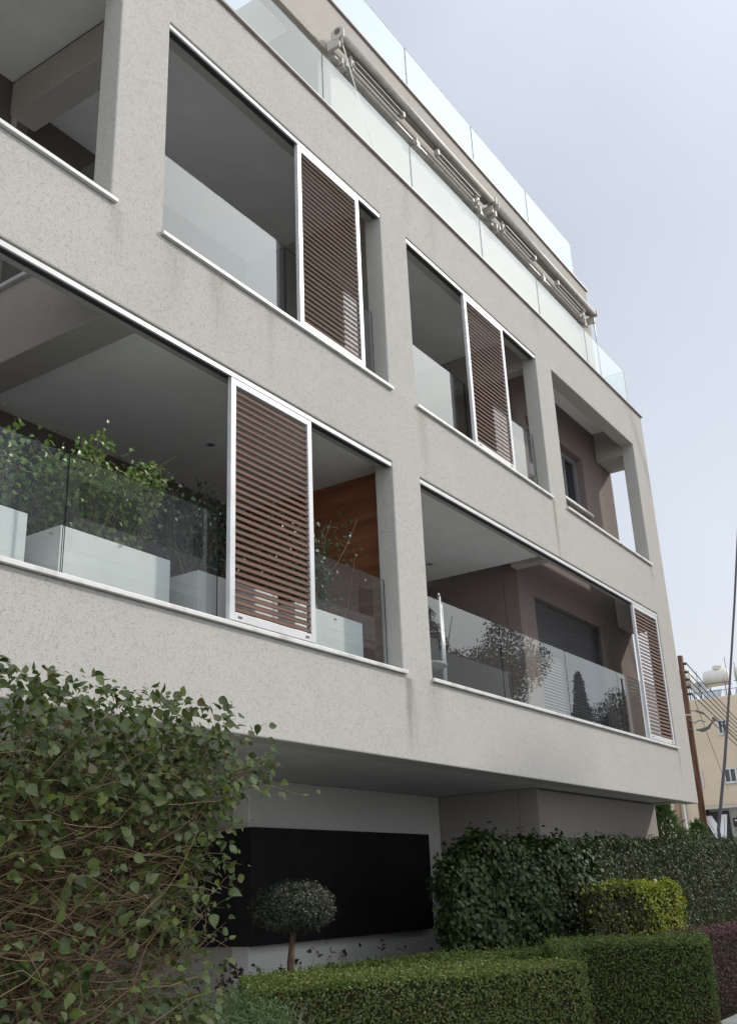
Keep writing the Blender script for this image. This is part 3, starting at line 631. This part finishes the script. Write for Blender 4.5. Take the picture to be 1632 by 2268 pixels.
# topiary
tp=empty('topiary_tree',(7.96,6.2,0),'small clipped topiary tree with flattened round crown in front of the black sign','tree')
MB().tube([(7.9,6.2,0),(7.91,6.2,.6),(7.9,6.21,1.05),(7.93,6.2,1.3)],[.045,.04,.034,.028],10).build('trunk',M['bark'],tp,smooth=True)
nb=3; twigs('branches',np.tile([7.93,6.2,1.27],(nb,1)),np.column_stack([rng.normal(0,1,nb),rng.normal(0,.8,nb),rng.uniform(1.2,1.8,nb)]),rng.uniform(.15,.22,nb),np.full(nb,.011),M['bark'],tp,seg=4,sides=5)
n=9000; d=nrm(rng.normal(0,1,(n,3))); rr=rng.uniform(.72,1.04,n)[:,None]*(1+.05*np.sin(d[:,:1]*7)+.05*np.sin(d[:,1:2]*9+d[:,2:3]*6))
low=d[:,2]<-.6; d[low,2]*=.95
P=np.array([7.95,6.2,1.515])+d*rr*np.array([.385,.37,.225])
leaves('crown',P,d,rng.uniform(.7,1.2,n)*.034,leafmat('olive grey topiary leaves',[(.035,.045,.028),(.06,.07,.045),(.085,.095,.065),(.05,.06,.03)],.5,.2,.35),tp,T_SM,None,.8,.6)
# small dark plants at the wall foot
def small_plant(x,y,h,lab,n=70,cols=LEAF_DARK,sp=.16,ls=.06):
    n=n*2
    s=empty('bedding_plant',(x,y,0),lab,'plant','small dark plants along the wall foot'); m_=9
    S=np.column_stack([rng.normal(x,sp*.5,m_),rng.normal(y,sp*.4,m_),np.zeros(m_)])
    _,pts=twigs('stems',S,np.column_stack([rng.normal(0,.3,m_),rng.normal(0,.2,m_),np.ones(m_)]),rng.uniform(.8,1.05,m_)*h,np.full(m_,.006),STEM,s,seg=5)
    A=np.stack(pts,1); ii=rng.integers(0,m_,n); P=A[ii,rng.integers(2,6,n)]+rng.normal(0,.028,(n,3))
    leaves('foliage',P,np.tile([0,-.3,1],(n,1)),rng.uniform(.7,1.2,n)*ls,cols,s,T_OV,None,.9,.7)
DKP=leafmat('dark wine red leaves',[(.025,.016,.018),(.045,.025,.028),(.03,.025,.02),(.05,.035,.03)],.45,.15,.4)
small_plant(7.55,6.55,1.08,'dark wine red bedding plant left of the topiary trunk',130,DKP,.3)
small_plant(7.95,6.75,1.05,'dark wine red bedding plant right behind the topiary trunk',110,DKP,.25)
small_plant(8.75,6.7,1.12,'dark bedding plant between the topiary and the middle of the black sign',90,DKP,.2)
small_plant(10.55,7.0,1.1,'dark spindly bedding plant below the right half of the black sign',90,DKP,.35)
small_plant(11.2,6.5,1.05,'tallest spindly bedding plant near the left end of the round leaved hedge',60,DKP,.2)
# rosemary mound
rm=empty('rosemary_bush',(5.15,4.45,0),'mounded rosemary like bush with fine needles between the near bush and the front hedge','shrub')
n=5200; d=nrm(np.abs(rng.normal(0,1,(n,3)))*np.array([1,1,1])*np.where(rng.random((n,3))<.5,-1,1)); d[:,2]=np.abs(d[:,2])
S=np.array([5.15,4.45,.12])+d*np.array([.68,.6,.98])*rng.uniform(.75,1,n)[:,None]
ROS=leafmat('rosemary sprigs',[(.06,.11,.035),(.085,.15,.05),(.12,.18,.07),(.07,.125,.05)],.55,.2,.3)
n2=26000; i2=rng.integers(0,n,n2); P=S[i2]+rng.normal(0,.03,(n2,3)); leaves('foliage',P,d[i2],rng.uniform(.6,1.3,n2)*.035,ROS,rm,T_SM,d[i2]*1.2+rng.normal(0,.6,(n2,3))+np.array([0,0,.5]),.4,.6)
twigs('stems',np.column_stack([rng.normal(4.95,.12,120),rng.normal(3.98,.1,120),rng.uniform(.35,.75,120)]),np.column_stack([rng.normal(-.1,.5,120),rng.normal(-.5,.3,120),rng.uniform(.2,1,120)]),rng.uniform(.25,.5,120),np.full(120,.004),mat('dry grey stems',(.25,.22,.19),.8,.2),rm,seg=4)
mb=MB(); mb.tube([(5.15,4.45,0),(5.15,4.45,.45),(5.15,4.45,.85)],[.5,.42,.15],12); mb.build('branches',M['twig_shade'],rm)  # solid dark core, colour stands for shade under the sprigs

# ---------------- big foreground bush
bb=empty('overgrown_bush',(1.5,2.5,0),'large overgrown bush of brown twigs and ragged green leaves filling the lower left','bush')
LB=leafmat('bush leaves',[(.05,.075,.018),(.08,.115,.028),(.06,.095,.03),(.15,.19,.035),(.055,.08,.02),(.115,.15,.035),(.13,.10,.035)],.34,.25,.5)
LBN=leafmat('young bush leaves',[(.13,.21,.04),(.18,.25,.05),(.10,.18,.04)],.4,.35,.4)
BX=2.27
def dens_twigs(n,y0,y1,x0,x1,z0,z1,rmin,rmax,l0,l1,nm):
    S=np.column_stack([rng.uniform(x0,x1,n),y0+(y1-y0)*rng.random(n)**1.3,rng.uniform(z0,z1,n)])
    D=np.column_stack([rng.uniform(.35,1.0,n)*np.where(rng.random(n)<.12,-1,1),rng.normal(-.08,.35,n),rng.normal(.12,.32,n)])
    Ln=rng.uniform(l0,l1,n); Ln=np.minimum(Ln,np.maximum((BX+rng.normal(.02,.06,n)-S[:,0])*1.1,.08))
    return twigs(nm,S,D,Ln,rng.uniform(rmin,rmax,n),M['twig'],bb,seg=7,sides=4,wob=.24)[1]
dens_twigs(2600,2.3,2.62,.8,2.2,.7,1.85,.0012,.003,.15,.5,'inner_twigs')
A1=np.stack(dens_twigs(5200,2.08,2.65,.9,2.28,.75,1.92,.0009,.0022,.12,.38,'twigs'),1)
A2=np.stack(dens_twigs(160,2.14,2.5,.9,1.9,.75,1.75,.002,.0045,.3,.7,'branches'),1)
# vertical growing shoots at the top
n=420; S=np.column_stack([rng.uniform(.9,2.3,n),rng.uniform(2.1,2.6,n),rng.uniform(1.75,2.02,n)])
_,p3=twigs('shoots',S,np.column_stack([rng.uniform(.1,.9,n),rng.normal(0,.3,n),rng.uniform(.35,1.,n)]),rng.uniform(.06,.18,n),rng.uniform(.0016,.003,n),M['twig'],bb,seg=5,wob=.15); A3=np.stack(p3,1)
# shoots leaning out at upper right
n=18; S=np.column_stack([rng.uniform(2.15,2.36,n),rng.uniform(2.08,2.25,n),rng.uniform(1.84,2.0,n)])
_,p4=twigs('shoots',S,np.column_stack([rng.uniform(.8,1,n),rng.normal(.05,.12,n),rng.uniform(.05,.5,n)]),rng.uniform(.22,.40,n),rng.uniform(.002,.0032,n),M['twig'],bb,seg=5,wob=.12); A4=np.stack(p4,1)
# long twigs poking out of the right side
n=26; S=np.column_stack([rng.uniform(1.85,2.08,n),rng.uniform(2.06,2.3,n),rng.uniform(1.1,1.8,n)])
_,p5=twigs('shoots',S,np.column_stack([np.ones(n),rng.normal(0,.15,n),rng.uniform(.05,.4,n)]),rng.uniform(.24,.40,n),rng.uniform(.002,.0032,n),M['twig'],bb,seg=5,wob=.1); A5=np.stack(p5,1)
def leaf_on(A,n,lo,hi,sp,zc=None):
    i=rng.integers(0,len(A),n); k=rng.integers(lo,hi,n); return A[i,k]+rng.normal(0,sp,(n,3))
P=np.concatenate([leaf_on(A1,2300,4,7,.02),leaf_on(A3,2600,1,6,.035),leaf_on(A4,280,1,6,.022),leaf_on(A5,150,3,6,.015)])
zr=rng.random(len(P)); keep=(P[:,2]>1.85)|(zr<.75); P=P[keep]; P[:,1]-=.02*rng.random(len(P)); n=len(P)
T=np.column_stack([rng.normal(.3,.7,n),rng.normal(-.4,.6,n),rng.normal(-.35,.6,n)])
leaves('foliage',P,np.tile([-.15,-.75,.75],(n,1)),rng.uniform(.5,1.15,n)*.036,LB,bb,T_OV,T,1.05,.65)
P=np.concatenate([leaf_on(A1,700,5,7,.012),leaf_on(A5,160,4,6,.012),leaf_on(A3,220,4,6,.015)]); n=len(P)
leaves('young_leaves',P,np.tile([0,-.6,.6],(n,1)),rng.uniform(.45,1,n)*.03,LBN,bb,T_OV,None,.9,.7)
n=14000; P=np.column_stack([rng.uniform(.9,2.32,n),2.02+.3*rng.random(n)**1.6,rng.uniform(.75,2.165,n)])
pr=.30+.9*np.clip((P[:,2]-1.72)/.15,0,1)+.45*np.clip((1.35-P[:,2])/.2,0,1)+.35*np.clip((P[:,0]-2.1)/.1,0,1)+.35*np.sin(P[:,0]*13+P[:,2]*9)*np.sin(P[:,2]*17-P[:,0]*4)
P=P[rng.random(n)<pr]; n=len(P)
T=np.column_stack([rng.normal(.35,.7,n),rng.normal(-.3,.6,n),rng.normal(-.3,.7,n)])
leaves('foliage',P,np.tile([-.15,-.7,.8],(n,1)),.015+.027*rng.random(n)**1.5,LB,bb,T_OV,T,1.0,.8)
# lower left leafy part
n=900; P=np.column_stack([rng.uniform(1.1,2.2,n),rng.uniform(2.02,2.14,n),.8+.75*rng.random(n)**1.6]); P=P[(P[:,0]<1.75)|(rng.random(n)<.45)]; n=len(P)
leaves('foliage',P,np.tile([-.15,-.75,.7],(n,1)),rng.uniform(.5,1.1,n)*.037,leafmat('lower bush leaves',[(.06,.10,.028),(.085,.135,.035),(.06,.10,.04),(.13,.18,.04)],.4,.25,.4),bb,T_OV,None,1.05,.5)
mb=MB(); mb.prism([(.3,2.6),(1.95,2.6),(2.1,3.0),(.3,3.0)],0,1.66); mb.build('shade_core',mat('shade black twig core',(.012,.01,.006),.95,.05),bb)  # near-black block painting the deep shade behind the twigs

# ================================================================ FAR THINGS ON THE RIGHT
BG=noisy(mat('beige rendered wall',(.60,.50,.37),.9,.15),(.56,.465,.34),(.63,.53,.395),.6,5,.15,30)
bh=empty('beige_building',(45,12,0),'beige building behind the utility pole with solar tanks on its flat roof','building')
MB().box(45,58,2,13.10,4.5,9.0).build('wall',BG,bh,bevel=.03)
MB().box(45.4,58,2,13.0,0,4.49).build('ground_floor_wall',noisy(mat('grey green ground floor',(.42,.43,.38),.9,.15),(.38,.39,.34),(.46,.46,.41),.8,5),bh)
MB().box(44.9,45.39,2,13.15,4.38,4.497).build('ledge',noisy(mat('pale ledge',(.5,.47,.4),.9,.15),(.45,.42,.36),(.54,.5,.43),2,4),bh)
MB().box(44.99,58,13.11,15.4,0,6.4).build('side_wing',BG,bh)
for (y0,y1,z0,z1) in ((11.60,11.89,7.46,7.95),(11.53,11.95,5.43,5.92),(12.98,13.08,5.38,5.95)):
    wv=MB().box(44.985,44.995,y0,y1,z0,z1).build('window',mat('window dark glass',(.05,.055,.06),.1,.6),bh)
    q=MB(); q.box(44.94,44.984,y0-.07,y0,z0-.06,z1+.06); q.box(44.94,44.984,y1,y1+.07,z0-.06,z1+.06); q.box(44.94,44.984,y0,y1,z1,z1+.06); q.box(44.93,44.984,y0,y1,z0-.08,z0); q.box(44.95,44.984,(y0+y1)/2-.025,(y0+y1)/2+.025,z0,z1)
    q.build('window_frame',M['alu'],wv)
cl=MB(); cl.box(44.8,45.0,14.05,14.25,0,4.9); cl.build('column',noisy(mat('brown column',(.3,.2,.14),.8,.2),(.26,.17,.12),(.34,.24,.17),2,4),bh)
cl=MB(); cl.tube([(44.9,13.86,0),(44.9,13.86,4.9)],.05,8); cl.build('drain_pipe',M['alu'],bh,smooth=True)
TANK=noisy(mat('cream water tank',(.62,.60,.53),.6,.3),(.56,.54,.48),(.66,.64,.57),2,4)
IRON=mat('thin grey ironwork',(.16,.16,.16),.6,.3)
def tank(y0,y1,x,z,lab,rad=.36,panel=True):
    t=empty('rooftop_water_tank',(x,(y0+y1)/2,9.0),lab,'water tank','solar water tanks on the beige roof')
    pr=[(y0,.6),(y0+.04,.9),(y0+.1,1),(y1-.1,1),(y1-.04,.9),(y1,.6)]
    MB().tube([(x,p[0],z) for p in pr],[rad*p[1] for p in pr],20).build('cylinder',TANK,t,smooth=True)
    c=(y0+y1)/2-.1*(y1-y0); MB().tube([(x,c,z+rad*.9),(x,c,z+rad+.13),(x,c,z+rad+.17)],[.22,.22,.15],16).build('lid',TANK,t)
    fr=MB()
    for yy in (y0+.12,y1-.12):
        for xx in (x-.35,x+.35): fr.tube([(xx,yy,8.99),(xx,yy,z-rad*.8)],.022,6)
    for xx in (x-.35,x+.35): fr.tube([(xx,y0,z-rad*.85),(xx,y1,z-rad*.85)],.022,6)
    for yy in (y0+.12,y1-.12): fr.tube([(x-.35,yy,z-rad*.85),(x+.35,yy,z-rad*.85)],.022,6)
    fr.build('stand',IRON,t)
    if panel:
        p=MB(); p.poly([(x-1.0,y0+.25,9.02),(x-1.0,y1-.1,9.02),(x-.55,y1-.1,9.42),(x-.55,y0+.25,9.42)]); p.poly([(x-.97,y0+.25,9.0),(x-.97,y1-.1,9.0),(x-.52,y1-.1,9.4),(x-.52,y0+.25,9.4)])
        p.build('solar_panel',mat('pale blue grey solar panel',(.36,.4,.45),.3,.5),t)
tank(11.44,12.53,46.2,10.05,'cream rooftop water tank with a lid, seen whole behind the thin cable')
tank(10.1,11.16,46.2,10.05,'cream rooftop water tank cut by the right edge of the photo')
tank(13.0,13.95,46.0,10.08,'cream rooftop water tank partly hidden behind the utility pole')
def dish(y,x,z,r,lab,tilt=.35):
    o=empty('satellite_dish',(x,y,9.0),lab,'satellite dish')
    mb=MB(); nr,ns=5,22; ax=Vector((-1,-.35,tilt)).normalized(); a=ax.cross(Vector((0,0,1))).normalized(); b=ax.cross(a)
    c=Vector((x,y,z)); mb.v.append(tuple(c-ax*.12*r))
    for i in range(1,nr+1):
        q=i/nr
        for k in range(ns):
            t=2*math.pi*k/ns; mb.v.append(tuple(c+(a*math.cos(t)+b*math.sin(t))*r*q+ax*(-.12*r+.3*r*q*q)))
    for k in range(ns): mb.face((0,1+k,1+(k+1)%ns))
    for i in range(nr-1):
        for k in range(ns): mb.face((1+i*ns+k,1+(i+1)*ns+k,1+(i+1)*ns+(k+1)%ns,1+i*ns+(k+1)%ns))
    mb.build('reflector',mat('grey dish',(.45,.46,.43),.5,.3),o,smooth=True)
    MB().tube([c-ax*.1,Vector((x+.1,y,9.0))],.03,8).build('mast',IRON,o,smooth=True)
    e=c+ax*r*.9; m_=MB(); m_.tube([c-b*r*-.9,e],.012,6); m_.box(e.x-.04,e.x+.04,e.y-.04,e.y+.04,e.z-.04,e.z+.04); m_.build('feed_arm',IRON,o)
dish(12.62,45.6,9.55,.33,'round grey satellite dish between the pole and the whole water tank')
for (y,zt,lab) in ((11.3,10.75,'tallest thin antenna rod rising over the whole water tank'),(12.62,10.3,'thin antenna rod beside the satellite dish'),(10.93,10.45,'thin antenna rod between the two right hand water tanks'),(12.95,10.4,'thin antenna rod nearest the utility pole')):
    MBt=MB().tube([(45.4,y,8.99),(45.4,y,zt)],.014,6); MBt.tube([(45.4,y,9.02),(45.4,y,9.05)],.06,8); tag(MBt.build('antenna_rod',IRON),lab,'antenna','antenna rods on the beige roof')
rl=MB()
for k in range(12): rl.tube([(45.15,10.2+k*.25,8.99),(45.15,10.2+k*.25,9.3)],.011,5)
rl.tube([(45.15,10.2,9.3),(45.15,12.95,9.3)],.014,6)
tag(rl.build('roof_railing',IRON),'thin iron railing along the roof edge of the beige building','railing')
# V sign and TI sign
WHITE=mat('white sign paint',(.78,.79,.8),.5,.3); NAVY=noisy(mat('charcoal sign board',(.025,.025,.032),.5,.3),(.022,.022,.028),(.03,.03,.038),2,3)
sg=empty('square_sign',(45.3,12.7,3.3),'square charcoal sign with a large white letter V behind the hedge','sign')
MB().box(45.28,45.39,12.17,13.35,3.05,4.28).build('board',NAVY,sg,bevel=.006)
def vsign(pts): 
    k=MB(); k.xprism(pts,45.262,45.276); return k
v=MB()
yc=12.70
v.xprism([(13.22,4.13),(12.87,4.13),(12.62,3.66),(12.62,3.12),(12.78,3.12)],45.262,45.277)
v.xprism([(12.615,3.66),(12.52,4.15),(12.22,4.15),(12.40,3.12),(12.615,3.12)],45.262,45.277)
v.build('letter',WHITE,sg)
q=MB(); q.xprism([(13.06,3.95),(13.045,3.95),(12.70,3.2),(12.715,3.2)],45.252,45.261); q.xprism([(12.345,4.0),(12.33,4.0),(12.46,3.2),(12.475,3.2)],45.252,45.261); q.build('letter_line',NAVY,sg)
s2=empty('oblong_sign',(45.3,11.5,3.6),'oblong charcoal sign starting with white letters at the right edge','sign')
MB().box(45.28,45.39,10.4,12.02,3.62,3.98).build('board',NAVY,s2,bevel=.006)
v=MB(); v.box(45.262,45.277,11.70,11.93,3.85,3.90); v.box(45.262,45.277,11.785,11.845,3.69,3.849); v.box(45.262,45.277,11.60,11.66,3.69,3.90); v.build('lettering',WHITE,s2)
# utility pole
up=empty('utility_pole',(24,7.05,0),'brown wooden utility pole at the right corner of the building carrying many wires','utility pole')
WP=noisy(mat('rusty brown timber pole',(.12,.06,.035),.8,.2),(.06,.03,.02),(.17,.085,.05),3,6,.3,20,stretch=(4,4,.5))
MB().tube([(24,7.05,0),(24,7.02,3),(24,6.99,6.62)],[.085,.076,.064],16).build('pole',WP,up,smooth=True)
for z in (6.42,6.22,6.04,5.86,5.7):
    MB().tube([(23.98,6.965,z),(23.98,6.90,z-.005),(23.98,6.86,z-.01)],[.015,.035,.03],8).build('insulator',mat('dark insulator',(.03,.03,.03),.4,.5),up)
MB().tube([(24,7.0,5.2),(24,7.0,5.23)],.074,16).build('band',M['alu'],up)
ins=MB(); ins.tube([(23.93,7.0,4.9),(23.9,6.9,4.84)],.012,6); ins.tube([(23.93,6.98,5.1),(23.9,6.86,5.0)],.012,6); ins.tube([(23.93,6.98,5.3),(23.9,6.78,5.28)],.01,6); ins.tube([(23.9,6.85,4.85),(23.88,6.7,4.82),(23.87,6.55,4.86),(23.87,6.4,5.02)],[.012,.05,.04,.012],8); ins.tube([(23.9,6.86,5.0),(23.9,6.74,5.05),(23.9,6.6,5.0)],[.012,.012,.012],6); ins.box(23.84,23.9,6.36,6.43,4.98,5.08); ins.tube([(23.9,6.78,5.28),(23.9,6.62,5.2)],[.03,.03],8); ins.build('cable_joint',IRON,up)
CAB=mat('black overhead cable',(.03,.03,.032),.6,.3)
def wire(p0,p1,sag,r,lab,n=24,grp='overhead wires running from the utility pole'):
    p0,p1=Vector(p0),Vector(p1); pts=[p0.lerp(p1,i/n)-Vector((0,0,sag*4*(i/n)*(1-i/n))) for i in range(n+1)]
    o=MB().tube(pts,r,6).build('overhead_wire',CAB,None,smooth=True); return tag(o,lab,'wire',grp)
names=['topmost overhead wire on the utility pole','second overhead wire from the pole top','third overhead wire from the pole top','fourth overhead wire from the pole top','fifth overhead wire from the pole top']
for k,(z,nm) in enumerate(zip((6.42,6.22,6.04,5.86,5.7),names)):
    wire((23.98,6.86,z),(80,13.6-.25*k,6.6-.2*k),.9,.013,nm)
wire((23.9,6.62,5.2),(80,13.4,5.4),.8,.012,'lower overhead wire with a black sleeve near the pole')
wire((23.87,6.36,5.03),(80,13.0,5.2),.8,.016,'lowest thick overhead cable tied by a box near the pole')
wire((23.95,6.9,6.1),(44.9,11.9,5.1),.05,.008,'thin slack service wire dropping steeply from the pole')
# stay cable near the right edge
sc_=MB(); pts=[Vector((20,5.60,2.0)),Vector((20,5.60,2.46)),Vector((20,5.28,3.7)),Vector((20,4.98,5.0)),Vector((20,4.62,6.6)),Vector((20,4.33,7.95)),Vector((20,3.2,13.0))]
tag(sc_.tube(pts,[.032,.032,.03,.022,.022,.022,.022],8).build('stay_cable',mat('grey violet stay cable',(.12,.11,.13),.5,.4),None,smooth=True),'grey stay cable rising steeply across the sky at the right edge','cable')
# feathery green tree behind the hedge at the building's corner
DBARK=noisy(mat('dark tree bark',(.035,.028,.022),.95,.1),(.025,.02,.016),(.05,.04,.03),6,4,.3,30)
def tree(name,label,x,y,h,cr,z0,nl,lm,ls,shape='round',group=None,trunk=True,cat='tree',wid=1.0):
    t=empty(name,(x,y,0),label,cat,group)
    MB().tube([(x,y,0),(x+.05*h*.1,y,h*.45),(x,y,h*.9)],[.014*h,.01*h,.004*h],8).build('trunk',DBARK,t,smooth=True)
    if shape=='cone':
        q=rng.random(nl)**.7; zz=z0+(h-z0)*q; rad=cr*(1-q)**.75*(.65+.45*rng.random(nl))*(1+.15*np.sin(zz*3)); a=rng.uniform(0,2*math.pi,nl)
        P=np.column_stack([x+rad*np.cos(a),y+rad*np.sin(a),zz]); Nn=np.column_stack([np.cos(a),np.sin(a),np.full(nl,.3)])
    else:
        nc=16; C=nrm(rng.normal(0,1,(nc,3)))*rng.uniform(.3,.85,(nc,1))*np.array([cr,cr,(h-z0)*.5])+np.array([x,y,(h+z0)/2])
        i=rng.integers(0,nc,nl); d=nrm(rng.normal(0,1,(nl,3))); P=C[i]+d*cr*.38*rng.uniform(.5,1.05,(nl,1)); Nn=d
        twigs('branches',np.tile([x,y,h*.4],(nc,1)),C-np.array([x,y,h*.4]),np.linalg.norm(C-np.array([x,y,h*.4]),axis=1),np.full(nc,.004*h),DBARK,t,seg=5,sides=5,wob=.08)
    leaves('crown',P,Nn,rng.uniform(.7,1.3,nl)*ls,lm,t,T_SM,None if wid==1 else Nn*1.2+rng.normal(0,.5,(nl,3))+np.array([0,0,.6]),wid,.6)
    return t
GRN=leafmat('feathery green foliage',[(.05,.10,.03),(.08,.14,.04),(.10,.16,.06)],.5,.25,.3)
tree('garden_shrub','bright green feathery shrub by the right corner of the ground floor wall',20,6.6,2.98,.62,1.5,1500,GRN,.17,'cone',cat='shrub',wid=.3)
tree('garden_shrub','small green feathery shrub at the foot of the utility pole',22.6,6.75,2.72,.5,1.6,900,GRN,.16,'cone',cat='shrub',wid=.3)

# ================================================================ ACROSS THE STREET (seen mirrored in the glass)
ob=empty('apartment_building',(18,-16,0),'tall apartment block across the street, mirrored in the balcony glass','building')
AB=noisy(mat('grey blue rendered wall',(.36,.37,.39),.9,.15),(.33,.34,.36),(.39,.4,.42),.5,4)
MB().box(14,33.2,-20,-8.4,0,16).build('wall',AB,ob,bevel=.02)
MB().box(14,24,-20,-8.41,16.002,19.5).build('penthouse_wall',AB,ob,bevel=.02); MB().box(31,33.19,-20,-8.41,16.002,20.0).build('stair_tower',AB,ob,bevel=.02)
for k in range(4):
    bl=MB(); bl.box(15,32,-8.39,-7.3,3.0+3.1*k,3.25+3.1*k); bl.box(15,32,-7.35,-7.25,3.255+3.1*k,4.1+3.1*k)
    bl.build('balcony',noisy(mat('white balcony',(.5,.5,.5),.8,.2),(.46,.46,.46),(.55,.55,.55),1,3),ob)
for k in range(4):
    for i in range(4):
        wd=MB(); wd.box(16+4.2*i,18+4.2*i,-8.39,-8.34,3.5+3.1*k,5.6+3.1*k); wd.build('window',M['door_glass'],ob)
hs=empty('grey_house',(37,-13,0),'grey flat roofed house with an overhanging parapet across the street','house')
MB().box(35.5,43,-22,-11.2,0,9.6).build('wall',AB,hs,bevel=.02); MB().box(34.5,43.4,-22.5,-10,9.603,11.2).build('parapet',AB,hs,bevel=.02)
CYP=leafmat('dark cypress foliage',[(.007,.014,.007),(.012,.022,.01),(.018,.03,.012)],.7,.1,.1)
tree('cypress_tree','tall dark cypress across the street, mirrored right of the middle of the right balcony glass',57,-12,13.4,1.5,2,9000,CYP,.22,'cone')
tree('pine_tree','broad dark pine across the street, mirrored over the grey parapet',46,-12,15.2,3.0,8.6,15000,CYP,.17)
tree('pine_tree','slender dark pine across the street, mirrored at the right end of the right balcony glass',64.5,-12,15.8,2.6,6,11000,CYP,.17)
tree('olive_tree','low broad tree across the street, mirrored at the foot of the right balcony glass',51,-10,8.2,2.6,3.0,9000,CYP,.16)
tree('pine_tree','small dark pine rising behind the grey house, mirrored left in the right balcony glass',40.5,-12.5,14.6,1.6,9.5,7000,CYP,.16)
for k,(y,z) in enumerate(((-4.2,8.6),(-4.2,8.0),(-4.6,7.1),(-4.6,6.9))):
    wire((-30,y,z),(110,y-.5,z+.4),1.2,.02,['uppermost street wire mirrored in the right balcony glass','second street wire mirrored in the right balcony glass','third street wire mirrored in the right balcony glass','lowest street wire mirrored in the right balcony glass'][k],40,'wires along the street mirrored in the glass')
